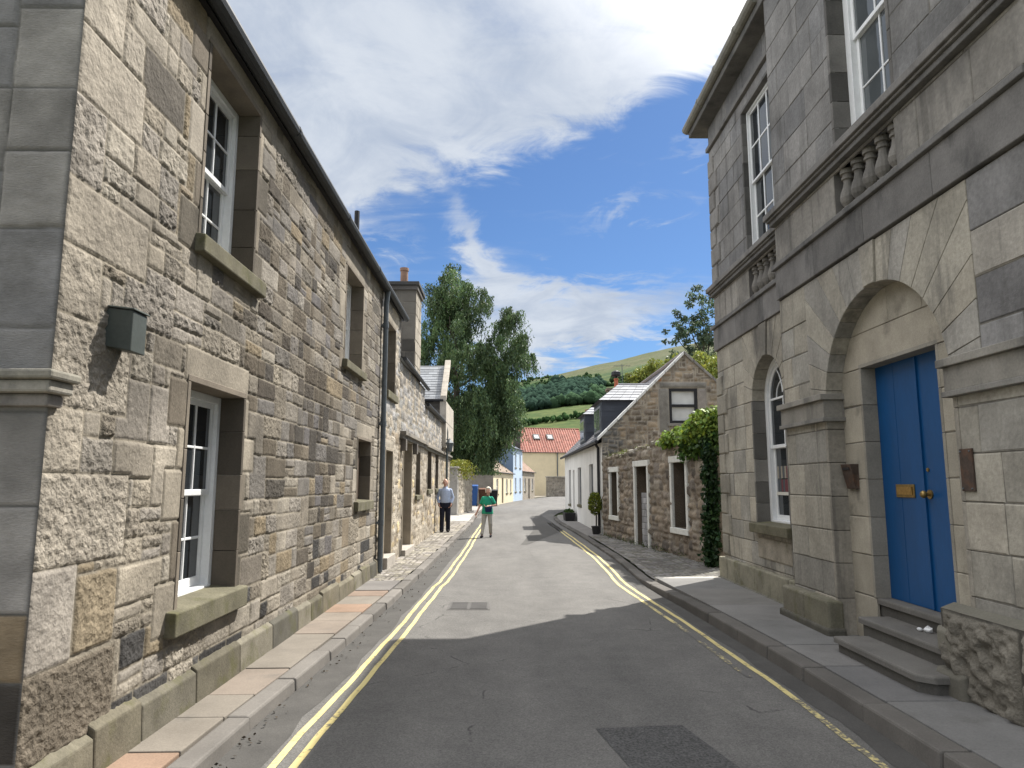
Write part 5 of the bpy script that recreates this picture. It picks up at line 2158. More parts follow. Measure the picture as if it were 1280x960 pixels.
def chimney(root, cx, cy, z0, z1, wx, wy, mat, tn, pots=2, potc=(1, 1, 1), cap=True, alongx=True):
    c = MB()
    n = max(2, int((z1 - z0) / .3))
    for i in range(n):
        a, b = z0 + (z1 - z0) * i / n, z0 + (z1 - z0) * (i + 1) / n
        g = .006 * (i % 2)
        c.box(cx - wx / 2 - g, cx + wx / 2 + g, cy - wy / 2 - g, cy + wy / 2 + g, a, b, jit(random.Random(i), .85, 1.1, tn))
    ch = c.build('chimney', M[mat], root)
    if cap:
        c = MB()
        c.box(cx - wx / 2 - .07, cx + wx / 2 + .07, cy - wy / 2 - .07, cy + wy / 2 + .07, z1 + .002, z1 + .12, tuple(q * .8 for q in tn))
        c.build('chimney_cap', M[mat], ch)
    for i in range(pots):
        o_ = (i - (pots - 1) / 2) * .42
        c = MB()
        c.lathe((cx + (o_ if alongx else 0), cy + (0 if alongx else o_), z1 + .12), [(0, .13), (.06, .14), (.1, .11), (.45, .10), (.47, .125), (.54, .125)], 10, potc)
        c.build('chimney_pot', M['pot'], ch)
    return ch


cst = chimney(wh, 5.87, 37.0, 5.3, 6.55, .95, .6, 'rubble', (.27, .22, .17), 1, (1.5, .75, .6))
mb = MB()
mb.lathe((5.87, 37.0, 7.20), [(0, .06), (.10, .06), (.12, .2), (.2, .26), (.36, .24), (.44, .1)], 10)
mb.build('chimney_cowl', M['black'], cst)
mb = MB()
mb.tube([(6.2, 37.0, 6.5), (6.2, 37.0, 8.0)], .02, 6)
mb.tube([(5.75, 37.0, 7.9), (6.65, 37.0, 7.9)], .012, 6)
for i in range(6):
    mb.tube([(5.8 + i * .16, 36.8, 7.9), (5.8 + i * .16, 37.2, 7.9)], .008, 4)
mb.build('aerial', M['iron'], cst)

# a leafy standard bush by the downpipe and a dark planter at the corner
def leaves(centers, axes, length, width, rngn, tints):
    """leaf quads (kite shaped) at centers pointing along axes"""
    n = len(centers)
    ax = axes / (np.linalg.norm(axes, axis=1, keepdims=True) + 1e-9)
    rv = rngn.normal(size=(n, 3))
    sd_ = np.cross(ax, rv)
    sd_ /= (np.linalg.norm(sd_, axis=1, keepdims=True) + 1e-9)
    L = (length * rngn.uniform(.7, 1.3, n))[:, None]
    W_ = (width * rngn.uniform(.7, 1.3, n))[:, None]
    p0 = centers - ax * L * .5
    p2 = centers + ax * L * .5
    p1 = centers - ax * L * .05 + sd_ * W_ * .5
    p3 = centers - ax * L * .05 - sd_ * W_ * .5
    V = np.stack([p0, p1, p2, p3], 1).reshape(-1, 3)
    F_ = np.arange(4 * n).reshape(n, 4)
    C = np.repeat(tints, 4, axis=0)
    return V, F_, C


def leaf_tints(n, rngn, base, var=.3, hue=.12):
    k = np.clip(rngn.normal(1, var, n), .35, 1.9)[:, None]
    h = rngn.normal(0, hue, n)[:, None]
    return np.clip(np.array(base)[None] * k * np.concatenate([1 + h, 1 + h * .25, 1 - h], 1), .004, .6)


rn = np.random.default_rng(5)


def sphere_pts(n, c, r, rngn, shell=.55):
    d = rngn.normal(size=(n, 3))
    d /= np.linalg.norm(d, axis=1, keepdims=True)
    q = shell + (1 - shell) * rngn.random(n) ** .6
    return np.array(c)[None] + d * q[:, None] * np.array(r)[None], d


bt = thing('pot_bush', 'small round clipped bush on a dark stem beside the white cottage downpipe', 'bush', (2.98, 23.25, 0))
mb = MB()
mb.tube([(2.93, 23.15, .06), (2.94, 23.14, .75)], .025, 6)
mb.lathe((2.93, 23.15, .05), [(0, .11), (.24, .15), (.25, .16), (.28, .16)], 12)
mb.build('stem', M['black'], bt)
p, d = sphere_pts(1500, (2.90, 23.12, 1.05), (.23, .23, .38), rn, .5)
V, F_, C = leaves(p, d + rn.normal(size=d.shape) * .6, .07, .035, rn, leaf_tints(len(p), rn, (.15, .18, .022), .35))
mesh_np('foliage', V, F_, C, M['leaf'], bt, False)
t = thing('planter', 'low black trough planter at the far corner of the white cottage', 'planter', (2.85, 32.0, 0))
mb = MB()
mb.hexa([(2.62, 31.2, .05), (3.02, 31.2, .05), (3.02, 32.3, .05), (2.62, 32.3, .05), (2.58, 31.15, .42), (3.06, 31.15, .42), (3.06, 32.35, .42), (2.58, 32.35, .42)])
mb.build('trough', M['black'], t, bevel=.02)
p, d = sphere_pts(500, (2.82, 31.75, .46), (.22, .55, .12), rn, .3)
V, F_, C = leaves(p, d, .09, .04, rn, leaf_tints(len(p), rn, (.05, .09, .02), .3))
mesh_np('foliage', V, F_, C, M['leaf'], t, False)


# ================================================================== houses at the bend
def cottage(name, label, P0, P1, depth, eave, ridge, wall, roofm, rcol, wins=(), doors=(), wt=(1, 1, 1), gt=None, gmat=None, paint='white', doorcol=(.05, .04, .035), group=None, sw=.3, sh=.25, rvar=.2, glass='glass', dmat='plain'):
    P0, P1 = np.array(P0, float), np.array(P1, float)
    L = float(np.linalg.norm(P1 - P0))
    t_ = (P1 - P0) / L
    F = Frame((*P0, 0), (*t_, 0), (t_[1], -t_[0], 0))
    root = thing(name, label, 'house', (*P0, 0), group)
    holes = [tuple(q) for q in wins] + [tuple(q) for q in doors]
    mb = MB()
    wallcells(mb, F, 0, L, -.05, eave, holes, 0, .16, wt)
    mb.build('wall', M[wall], root)
    mb = MB()
    g = gt or wt
    for u in (0, L):
        mb.poly([F(u, -.05, 0), F(u, eave, 0), F(u, ridge, -depth / 2), F(u, eave, -depth), F(u, -.05, -depth)], g)
    mb.poly([F(0, -.05, -depth), F(L, -.05, -depth), F(L, eave, -depth), F(0, eave, -depth)], g)
    mb.build('gable', M[gmat or wall], root)
    rg = random.Random(int(L * 100))
    pitch = math.degrees(math.atan2(ridge - eave, depth / 2))
    sl = math.hypot(ridge - eave, depth / 2)
    mb = MB()
    slated(mb, F, -.12, L + .12, eave - .09, .12, pitch, sl + .18, rg, sw, sh, rcol, rvar)
    FB_ = Frame(F(0, 0, -depth), -F.u, -F.h)
    slated(mb, FB_, -L - .12, .12, eave - .09, .12, pitch, sl + .18, rg, sw * 2, sh * 2, rcol, rvar)
    mb.tube([F(-.12, ridge + .02, -depth / 2), F(L + .12, ridge + .02, -depth / 2)], .10, 8, rcol)
    mb.build('roof', M[roofm], root)
    mb = MB()
    mb.tube([F(-.1, eave - .07, .16), F(L + .1, eave - .07, .16)], .05, 6)
    mb.build('gutter', M['black'], root)
    for q in wins:
        sash_window(root, F, *q, .09, 2, 1, paint=paint, jambs=False, fw=.07, stile=.06, bars=.04, glass=glass, sill=(q[0] - .08, q[1] + .08, q[2] - .12, q[2], .06))
    for q in doors:
        mb = MB()
        mb.wbox(F, q[0], q[1], q[2], q[3], -.15, -.10, doorcol)
        mb.wbox(F, q[0] + .1, q[1] - .1, q[2] + .15, q[2] + .85, -.10, -.09, tuple(x * 1.2 for x in doorcol))
        mb.wbox(F, q[0] + .1, q[1] - .1, q[2] + 1.0, q[3] - .15, -.10, -.09, tuple(x * 1.2 for x in doorcol))
        dd = mb.build('door', M[dmat], root)
    return root, F, L


LP = [(-.95, 54.7), (.72, 67.0), (1.72, 72.6), (3.3, 81.2), (6.6, 91.5)]
r, F, L = cottage('cream_cottage', 'low cream cottage with brown pantile roof and grey stone gable at the bend', LP[0], LP[1], 6.2, 2.62, 5.0, 'cream', 'pantile', (.215, .165, .125),
                  [(1.6, 2.7, .85, 2.05), (7.3, 8.4, .85, 2.05), (10.0, 11.0, .85, 2.05)], [(4.7, 5.7, .05, 2.15)], (1.0, .97, .88), gt=(.26, .235, .20), gmat='rubble')
r, F, L = cottage('blue_house', 'narrow pale blue two storey house with dark slate roof', LP[1], LP[2], 6.0, 5.05, 6.9, 'paleblue', 'slate', (.085, .10, .135),
                  [(.9, 1.8, 3.2, 4.5), (3.7, 4.6, 3.2, 4.5), (.9, 1.8, .9, 2.2), (3.7, 4.6, .9, 2.2)], [], gt=(.42, .5, .6), glass='glassgrey')
q = F(0.3, 0, -.8)
chimney(r, q[0] + .15, q[1], 5.0, 7.4, .95, .75, 'rubble', (.115, .10, .085), 1)
q = F(L - .3, 0, -.6)
chimney(r, q[0] + .1, q[1], 5.0, 6.8, .7, .6, 'rubble', (.12, .105, .09), 1)
r, F, L = cottage('stone_cottage', 'low rough stone cottage with brown pantiles between blue house and garden wall', LP[2], LP[3], 6.0, 2.95, 5.6, 'rubble', 'pantile', (.22, .15, .11),
                  [(1.2, 2.2, .9, 2.2), (6.6, 7.6, .9, 2.2)], [(4.0, 5.0, .05, 2.2)], (.30, .265, .215))
# big cream house with the red roof, standing across the end of the street
r, F, L = cottage('red_roof_house', 'large cream house with bright red pantile roof and two skylights', (1.2, 97.5), (11.5, 100.0), 7.2, 6.0, 9.55, 'cream', 'pantile', (.27, .10, .075),
                  [], [], (1.2, 1.14, 1.0), sw=.33, sh=.36, rvar=.28)
ca, sa = math.cos(math.atan2(3.55, 3.6)), math.sin(math.atan2(3.55, 3.6))
mb = MB()
for i in range(int((L + .2) / .36)):
    u = -.1 + i * .36
    q = [F(u, 5.91, .13), F(u + .11, 5.91, .13), F(u + .11, 5.91 + 5.1 * sa, .13 - 5.1 * ca), F(u, 5.91 + 5.1 * sa, .13 - 5.1 * ca)]
    up_ = np.array((0, 0, .075))
    mb.hexa([a for a in q] + [a + up_ for a in q], jit(random.Random(i), .85, 1.15, (.38, .20, .155)))
mb.build('tile_rolls', M['pantile'], r)
for u in (3.3, 5.3):
    ca, sa = math.cos(math.atan2(3.55, 3.6)), math.sin(math.atan2(3.55, 3.6))
    def rp(u_, s, l):
        return F(u_, 5.91 + s * sa + l * ca, .12 - s * ca + l * sa)
    mb = MB()
    s0, s1 = 2.7, 3.75
    mb.hexa([rp(u, s0, .0), rp(u + .95, s0, .0), rp(u + .95, s1, .0), rp(u, s1, .0), rp(u, s0, .16), rp(u + .95, s0, .16), rp(u + .95, s1, .16), rp(u, s1, .16)])
    sk = mb.build('skylight', M['black'], r)
    mb = MB()
    mb.poly([rp(u + .18, s0 + .18, .17), rp(u + .77, s0 + .18, .17), rp(u + .77, s1 - .18, .17), rp(u + .18, s1 - .18, .17)])
    mb.build('pane', M['glasspale'], sk)  # white sky reflection put into the pale pane colour
mb = MB()
mb.tube([F(6.2, 5.9, .1), F(6.2, 2.4, .08)], .07, 8)
mb.build('downpipe', M['iron'], r)
# stone garden wall in front of it
t = thing('garden_wall', 'coped stone garden wall below the large cream house', 'wall', (6.7, 91.6, 0))
FQ = Frame((5.2, 91.4, 0), (10, 3.2, 0), (3.2, -10, 0))
rubble('wall', FQ, breaks(0, 14, .10), breaks(-.05, 2.45, .10), .22, (1, 3), (1, 2), 103, lambda u, v, r_: (jit(r_, .75, 1.2, (.27, .235, .19)), .8), M['rubble'], t, depth=.05, rough=.04, joint=.05, bev=.06, warp=.04, peck=6, mortar=(.3, .27, .22))
mb = MB()
for i in range(14):
    mb.wbox(FQ, i + .01, i + .99, 2.45, 2.58, -.3, .12, jit(random.Random(i), .85, 1.1, (.36, .33, .28)))
mb.build('coping', M['flag'], t)
# white gabled house beyond the white cottage
r, F, L = cottage('white_gabled_house', 'white house with a stone gable chimney just beyond the white cottage', (4.6, 47.5), (3.55, 39.2), 6.0, 3.0, 5.3, 'harl', 'slate', (.15, .15, .16),
                  [(1.6, 2.6, .8, 2.2), (5.6, 6.6, .8, 2.2)], [(3.8, 4.7, .05, 2.15)], doorcol=(.1, .1, .1))
q = F(L - .35, 0, -1.0)
chimney(r, q[0], q[1], 3.2, 5.15, .55, .9, 'rubble', (.22, .20, .17), 1)

# ------------------------------------------------------------------ left side past the terrace: garden wall, bins, gate
t = thing('garden_wall', 'tall pale stone garden wall with a pier, yellow-green shrub on top', 'wall', (-2.5, 36.4, 0))
g0, g1 = np.array((-2.52, 36.4)), np.array((-1.98, 41.6))
gl = float(np.linalg.norm(g1 - g0))
gd = (g1 - g0) / gl
FGW = Frame((*g0, 0), (*gd, 0), (gd[1], -gd[0], 0))
pal_style = lambda u, v, r_: (jit(r_, .8, 1.15, r_.choice([(.40, .36, .29), (.36, .32, .26), (.43, .39, .32)])), .8)
rubble('wall', FGW, breaks(.5, gl, .06), breaks(0, 2.25, .06), .15, (1, 3), (1, 2), 107, pal_style, M['rubble'], t, depth=.04, rough=.03, joint=.03, bev=.05, warp=.03, peck=10)
mb = MB()
mb.wbox(FGW, .02, .5, 0, 2.45, -.45, .04, (.30, .285, .26))
mb.wbox(FGW, -.03, .55, 2.45, 2.55, -.5, .09, (.34, .32, .29))
mb.build('pier', M['dressed'], t, bevel=.015)
mb = MB()
for i in range(6):
    mb.wbox(FGW, .55 + i * .78, .55 + i * .78 + .76, 2.25, 2.34, -.4, .06, jit(random.Random(i), .85, 1.1, (.36, .33, .28)))
mb.poly([FGW(gl, 0, .03), FGW(gl, 2.3, .03), FGW(gl, 2.3, -.4), FGW(gl, 0, -.4)], (.35, .32, .27))
mb.wbox(FGW, -.1, gl, -.02, .12, -.1, .16, (.2, .19, .17))
mb.build('coping', M['flag'], t, bevel=.012)
p = []
for i in range(420):
    b0 = np.array(FGW(rn.uniform(.2, 3.2), 2.4 + rn.uniform(-.1, .5), rn.uniform(-.4, .15)))
    k = 7
    dx_ = rn.normal(size=3) * .06
    for j in range(k):
        p.append(b0 + np.array((dx_[0] * j, dx_[1] * j, .06 * j - .022 * j * j)))
p = np.array(p)
V, F_, C = leaves(p, rn.normal(size=p.shape) + np.array((0, 0, -.8)), .13, .05, rn, leaf_tints(len(p), rn, (.19, .20, .028), .3))
o = mesh_np('shrub', V, F_, C, M['leaf'], None, False)
tag(o, 'yellow-green arching shrub spilling over the pale garden wall', 'shrub')
t = thing('garden_wall', 'low grey rubble yard wall behind the bins', 'wall', (-6, 60, 0))
FQ2 = Frame((-7.5, 59.5, 0), (1, -.05, 0), (-.05, -1, 0))
rubble('wall', FQ2, breaks(0, 6.0, .09), breaks(-.05, 2.9, .09), .2, (1, 3), (1, 2), 109, lambda u, v, r_: (jit(r_, .75, 1.15, (.27, .25, .215)), .8), M['rubble'], t, depth=.05, rough=.04, joint=.04, bev=.06, warp=.04, peck=7, mortar=(.28, .26, .22))
mb = MB()
mb.wbox(FQ2, 0, 6, 2.9, 3.0, -.4, .08, (.3, .28, .25))
mb.build('coping', M['flag'], t)


def wheelie(x, y, mat, label, tn=(1, 1, 1), s=1.0):
    t = thing('wheelie_bin', label, 'bin', (x, y, 0), 'bins lined up at the yard wall')
    mb = MB()
    w, d, h = .29 * s, .36 * s, .98 * s
    mb.hexa([(x - w * .8, y - d * .75, .09), (x + w * .8, y - d * .75, .09), (x + w * .8, y + d * .8, .09), (x - w * .8, y + d * .8, .09), (x - w, y - d, h), (x + w, y - d, h), (x + w, y + d, h), (x - w, y + d, h)], tn)
    mb.build('body', M[mat], t, bevel=.02)
    mb = MB()
    mb.hexa([(x - w * 1.06, y - d * 1.08, h + .003), (x + w * 1.06, y - d * 1.08, h + .003), (x + w * 1.06, y + d * 1.1, h + .003), (x - w * 1.06, y + d * 1.1, h + .003),
             (x - w * 1.0, y - d * .98, h + .06), (x + w * 1.0, y - d * .98, h + .06), (x + w * .98, y + d * 1.1, h + .12), (x - w * .98, y + d * 1.1, h + .12)], tn)
    mb.build('lid', M[mat], t, bevel=.015)
    for sx in (-1, 1):
        mb = MB()
        mb.tube([(x + sx * w * .7, y + d * .9, .10), (x + sx * w * .88, y + d * .9, .10)], .10, 12)
        mb.build('wheel', M['black'], t)
    mb = MB()
    mb.tube([(x - w * .8, y + d * 1.2, h - .02), (x + w * .8, y + d * 1.2, h - .02)], .02, 6)
    mb.build('handle', M['black'], t)


wheelie(-2.46, 52.0, 'plastic', 'large blue wheeled bin nearest the pale garden wall', s=1.5)
wheelie(-1.62, 52.6, 'darkwood', 'brown wheeled bin between the blue and the black bin', (1.9, 1.2, .9), 1.25)
wheelie(-.92, 53.4, 'black', 'black wheeled bin closest to the cream cottage', s=1.15)
t = thing('timber_gate', 'dark boarded gate between the yard wall and the cream cottage', 'gate', (-1.6, 58.5, 0))
mb = MB()
for i in range(9):
    mb.box(-2.35 + i * .17, -2.35 + i * .17 + .16, 58.9, 58.96, .05, 2.9, jit(random.Random(i), .8, 1.2, (.8, .75, .7)))
mb.build('board', M['darkwood'], t)
mb = MB()
for z in (.6, 2.3):
    mb.box(-2.36, -.84, 58.84, 58.898, z, z + .12)
mb.build('rail', M['darkwood'], t)

# ================================================================== trees and other greenery
def limb(mb, a, b, r0, r1, rngn, wob=.12, n=5):
    a, b = np.array(a, float), np.array(b, float)
    L_ = np.linalg.norm(b - a)
    pts = [a + (b - a) * i / n + (rngn.normal(size=3) * wob * L_ / n if 0 < i < n else 0) for i in range(n + 1)]
    mb.tube(pts, [r0 + (r1 - r0) * i / n for i in range(n + 1)], 8)
    return pts


bx, by = -3.1, 43.0
tr = thing('birch_tree', 'tall weeping birch with hanging dark green foliage beyond the stone terrace', 'tree', (bx, by, 0))
mb = MB()
trunk = limb(mb, (bx, by, -.1), (bx + .1, by, 7.5), .30, .18, rn, .05, 6)
top = limb(mb, trunk[-1], (bx - .4, by, 14.6), .18, .03, rn, .1, 6)
LOBES = [  # centre x, z, radius x, z ; weight
    (-3.1, 13.6, 1.15, 1.7, 1.0), (-1.9, 12.8, 1.1, 1.6, 1.0), (-4.2, 12.6, 1.1, 1.6, .9), (-3.4, 11.2, 1.7, 1.6, 1.3),
    (.35, 11.0, .95, 1.5, .85), (.9, 9.6, .85, 1.3, .6), (-.6, 9.4, 1.5, 1.5, 1.1), (-2.4, 9.3, 1.8, 1.7, 1.4), (-4.3, 9.3, 1.2, 1.8, 1.0),
    (.2, 7.3, 1.15, 1.6, 1.0), (-1.5, 7.0, 1.7, 1.6, 1.3), (-3.4, 7.0, 1.6, 1.7, 1.2), (.3, 5.6, .9, 1.4, .8), (-1.2, 5.2, 1.5, 1.4, 1.1), (-3.0, 5.0, 1.6, 1.5, 1.1),
    (-1.5, 3.9, 1.1, 1.0, .7), (-3.0, 3.9, 1.2, 1.0, .6)]
for (cx, cz, rx_, rz_, wt_) in LOBES:
    z0 = max(2.5, min(13.0, cz - 1.6))
    base = trunk[min(6, int(z0 / 1.25))] if z0 < 7.5 else top[min(6, int((z0 - 7.5) / 1.2))]
    limb(mb, base, (cx, by + rn.normal() * .8, cz + rz_ * .3), .07, .015, rn, .15, 5)
mb.build('trunk', M['bark'], tr, smooth=True)
P_, A_, T_ = [], [], []
for (cx, cz, rx_, rz_, wt_) in LOBES:
    nsub = int(15 * wt_) + 3
    c, d = sphere_pts(nsub, (cx, by, cz + .25), (rx_ * 1.0, rx_ * 1.5, rz_ * .85), rn, .35)
    for q in range(nsub):
        ns = int(rn.integers(20, 46))
        sr = rn.uniform(.22, .50)
        kk = rn.uniform(.6, 1.45)
        hang = rn.uniform(.5, 1.5) * (1.3 if cz < 6 else 1)
        st, _ = sphere_pts(ns, c[q], (sr, sr, sr * .6), rn, .1)
        for s_ in range(ns):
            m_ = int(max(4, rn.normal(hang, .3) / .10))
            sway = rn.normal(size=2) * .022
            j = np.arange(m_)
            x = st[s_, 0] + sway[0] * j + rn.normal(size=m_) * .045
            y = st[s_, 1] + sway[1] * j + rn.normal(size=m_) * .045
            z = st[s_, 2] + .05 * np.minimum(j, 2) - .10 * j
            P_.append(np.stack([x, y, z], 1))
            A_.append(np.stack([rn.normal(size=m_) * .55, rn.normal(size=m_) * .55, -np.ones(m_)], 1))
            T_.append(leaf_tints(m_, rn, (.090, .140, .058), .18, .08) * kk * rn.uniform(.8, 1.2))
P_, A_, T_ = np.concatenate(P_), np.concatenate(A_), np.concatenate(T_)
ok = P_[:, 2] > 2.2
P_, A_, T_ = P_[ok], A_[ok], T_[ok]
print('birch leaves', len(P_))
V, F_, C = leaves(P_, A_, .16, .075, rn, T_)
mesh_np('crown', V, F_, C, M['leaf'], tr, False)


def round_tree(name, label, x, y, h, lobes, base, n, lsize, droop=0.0, trunk_r=.22, spread=1.0):
    t = thing(name, label, 'tree', (x, y, 0))
    mb = MB()
    tk = limb(mb, (x, y, -.1), (x, y, h * .6), trunk_r, trunk_r * .6, rn, .06, 6)
    for (cx, cy, cz, r_, _) in lobes:
        limb(mb, tk[3] if cz < h * .6 else tk[-1], (cx, cy, cz), trunk_r * .35, .02, rn, .12, 5)
    mb.build('trunk', M['bark'], t, smooth=True)
    P_, A_, T_ = [], [], []
    tot = sum(q[4] for q in lobes)
    for (cx, cy, cz, r_, wt_) in lobes:
        # each lobe is a bunch of small leaf clumps with air between them
        nc = max(5, int(n * wt_ / tot / 55))
        cc, _ = sphere_pts(nc, (cx, cy, cz), (r_, r_, r_ * .85), rn, .35)
        for q in cc:
            m_ = int(55 * rn.uniform(.6, 1.4))
            pp, dd = sphere_pts(m_, q, (r_ * .30, r_ * .30, r_ * .24), rn, .1)
            if droop:
                pp[:, 2] -= rn.random(m_) ** 2 * droop
            P_.append(pp)
            A_.append(dd + rn.normal(size=dd.shape) * .7 + np.array((0, 0, -.5 - droop)))
            T_.append(leaf_tints(m_, rn, base, .2, .1) * rn.uniform(.65, 1.4))
    P_, A_, T_ = np.concatenate(P_), np.concatenate(A_), np.concatenate(T_)
    V, F_, C = leaves(P_, A_, lsize, lsize * .5, rn, T_)
    mesh_np('crown', V, F_, C, M['leaf'], t, False)


round_tree('broadleaf_tree', 'grey green tree rising behind the stone gable near the civic building', 13.4, 46, 14.5,
           [(13.2, 46, 13.9, 1.1, .8), (12.2, 46, 12.6, 1.1, .9), (13.6, 46, 12.2, 1.3, 1.1), (11.2, 45.5, 11.3, .95, .7), (12.6, 46, 11.0, 1.3, 1.1), (14.2, 46, 10.4, 1.6, 1.2), (11.8, 46, 9.9, 1.0, .7), (13.2, 46, 9.0, 1.6, 1.2), (15.2, 46, 12.3, 1.4, 1)],
           (.085, .125, .070), 8500, .20)
round_tree('willow_tree', 'bright yellow-green tree just behind the brown stone gable', 8.2, 33, 7.8,
           [(6.3, 33, 6.65, .62, .8), (7.2, 33, 7.05, .65, .9), (8.2, 33, 7.1, .8, 1), (9.35, 33, 7.3, .85, 1), (10.2, 33, 7.0, .9, 1), (9.6, 33, 5.6, 1.1, 1), (8.2, 33, 5.6, 1.1, 1), (6.9, 33, 5.5, .8, .8)],
           (.20, .225, .045), 17000, .17, .7, .14)
round_tree('garden_tree', 'dark bushy tree showing between gable and pale tree tops', 9.2, 40, 8.6,
           [(8.6, 40, 7.9, .8, 1), (9.9, 40, 8.3, .9, 1), (11.0, 40, 7.8, .9, 1), (9.4, 40, 7.1, 1, 1)], (.05, .08, .03), 5000, .2, 0, .14)

# ivy over the ruined frontage
P_, A_, T_ = [], [], []
def ivy_blob(c, r_, n, base=(.175, .255, .045)):
    p, d = sphere_pts(n, c, r_, rn, .72)
    P_.append(p + rn.normal(size=p.shape) * .05)
    A_.append(d * .4 + rn.normal(size=d.shape) * .5 + np.array((-.4, -.4, -.7)))
    T_.append(leaf_tints(n, rn, base, .32, .13))


for i in range(26):
    u = yu(16.5) + (yu(14.0) - yu(16.5)) * i / 25
    k = i / 25
    q = FY(u, 2.66 + .24 * k + rn.uniform(-.08, .08), .0 + rn.uniform(-.15, .12))
    ivy_blob(q, (.18 + .08 * k, .26, .10 + .19 * k), int(230 + 330 * k))
for i in range(12):
    u = yu(15.6) + (yu(13.9) - yu(15.6)) * rn.random()
    q = FY(u, 2.38 + rn.random() * .25, .06)
    ivy_blob(q, (.10, .22, .18), 120, (.06, .11, .02))
for i in range(20):
    v = .25 + 2.3 * i / 19
    q = FY(yu(14.05) + rn.uniform(-.03, .05), v, .10 + rn.uniform(-.04, .06))
    ivy_blob(q, (.10, .12, .2), 170, (.022, .050, .016))
V, F_, C = leaves(np.concatenate(P_), np.concatenate(A_), .095, .075, rn, np.concatenate(T_))
o = mesh_np('ivy', V, F_, C, M['leaf'], None, False)
tag(o, 'glossy green ivy heaped over the brown frontage and hanging at its end', 'ivy')
# weeds on the wall head and at the wall foot
P_, A_, T_ = [], [], []
for i in range(24):
    u = rn.uniform(.4, 4.6)
    q = FY(u, 2.5 + .03 * u, rn.uniform(-.2, .0))
    ivy_blob(q, (.10, .12, .05), 26, (.12, .14, .03))
for i in range(60):
    u = rn.uniform(.2, YL - .2)
    q = FY(u, .10, rn.uniform(.04, .12))
    ivy_blob(q, (.05, .07, .05), 12, (.05, .08, .02))
V, F_, C = leaves(np.concatenate(P_), np.concatenate(A_), .05, .02, rn, np.concatenate(T_))
o = mesh_np('weeds', V, F_, C, M['leaf'], None, False)
tag(o, 'small weeds on the head and foot of the brown frontage', 'weeds', kind='stuff')


# dead leaves and grit lying in the left gutter
nl = 150
yy = 4.2 + rn.random(nl) ** 1.8 * 22
px_ = np.array([xat(LKs, y) for y in yy]) + np.abs(rn.normal(size=nl)) * .07 + .015
P_ = np.stack([px_, yy, np.full(nl, .012) + rn.random(nl) * .006], 1)
A_ = rn.normal(size=(nl, 3)) * np.array((1, 1, .15))
V, F_, C = leaves(P_, A_, .030, .02, rn, leaf_tints(nl, rn, (.045, .034, .022), .4))
o = mesh_np('leaf_litter', V, F_, C, M['leaf'], None, False)
tag(o, 'dead leaves and grit scattered along the left gutter', 'leaf litter', kind='stuff')

# hillside woods and hedges, too many and too far to count
def distant_wood():
    bm = bmesh.new()
    bmesh.ops.create_icosphere(bm, subdivisions=1, radius=1)
    bv = np.array([v.co[:] for v in bm.verts])
    bf = np.array([[v.index for v in f.verts] for f in bm.faces])
    bm.free()
    Vs, Fs, Cs = [], [], []
    n = 0
    def put(x, y, s, base):
        nonlocal n
        z = float(hill_z(x, y))
        for k in range(3):
            c = np.array((x + rn.normal() * s * .4, y + rn.normal() * s * .4, z + s * (.55 + .25 * k * rn.random())))
            r_ = s * rn.uniform(.4, .75)
            v = bv * (1 + rn.normal(size=(len(bv), 1)) * .16) * np.array((r_, r_, r_ * rn.uniform(.9, 1.3))) + c
            Vs.append(v)
            Fs.append(bf + n)
            n += len(bv)
            Cs.append(np.tile(np.array(base) * rn.uniform(.7, 1.3), (len(bv), 1)))
    tries = 0
    while tries < 9000:
        tries += 1
        y = rn.uniform(430, 1050)
        x = y * rn.uniform(-.02, .27)
        if rn.random() > 1.0:
            continue
        el = (float(hill_z(x, y)) - 1.7) / y
        m1 = float(fbm(np.array(x + 900), np.array(y * .6), .012, 3, 8))
        main = (.074 < el < .136) and m1 > .50 - .16 * (1 if (el < .125 and x / y < .135) else 0)
        if main:
            put(x, y, rn.uniform(4.5, 8.5) * (y / 700), (.024, .043, .031) if m1 > .48 else (.034, .060, .032))
        elif .07 < el < .15 and rn.random() < .10:
            put(x, y, rn.uniform(2, 4), (.035, .06, .026))
    for x in np.linspace(0, 120, 90):       # hedges
        put(x, 360 + 8 * math.sin(x * .05) + rn.normal() * 2, rn.uniform(1.2, 2.6), (.03, .06, .022))
    for k in range(26):
        put(rn.uniform(45, 90), rn.uniform(300, 345), rn.uniform(2, 4), (.035, .065, .025))
    return mesh_np('hillside_wood', np.concatenate(Vs), np.concatenate(Fs), np.concatenate(Cs), M['wood_far'], None, False)


o = distant_wood()
tag(o, 'dark woods and hedges scattered over the far hillside', 'woods', kind='stuff')

# ================================================================== people
def etube(mb, pts, rx, ry, seg=14):
    """upright tube with an oval section (rx across, ry front to back)"""
    n0 = len(mb.v)
    for p, a, b in zip(pts, rx, ry):
        for k in range(seg):
            an = 2 * math.pi * k / seg
            mb.v.append((p[0] + a * math.cos(an), p[1] + b * math.sin(an), p[2]))
    for i in range(len(pts) - 1):
        for k in range(seg):
            k2 = (k + 1) % seg
            mb.f.append((n0 + i * seg + k, n0 + i * seg + k2, n0 + (i + 1) * seg + k2, n0 + (i + 1) * seg + k))
            mb.c.append((1, 1, 1))
    mb.f.append(tuple(n0 + k for k in range(seg))[::-1])
    mb.c.append((1, 1, 1))
    mb.f.append(tuple(n0 + (len(pts) - 1) * seg + k for k in range(seg)))
    mb.c.append((1, 1, 1))


def chain(mb, pts, r, seg=12):
    mb.tube(pts, r, seg)
    for p, q in zip(pts, r):
        mb.ball(p, q, q, q, 12, 8)


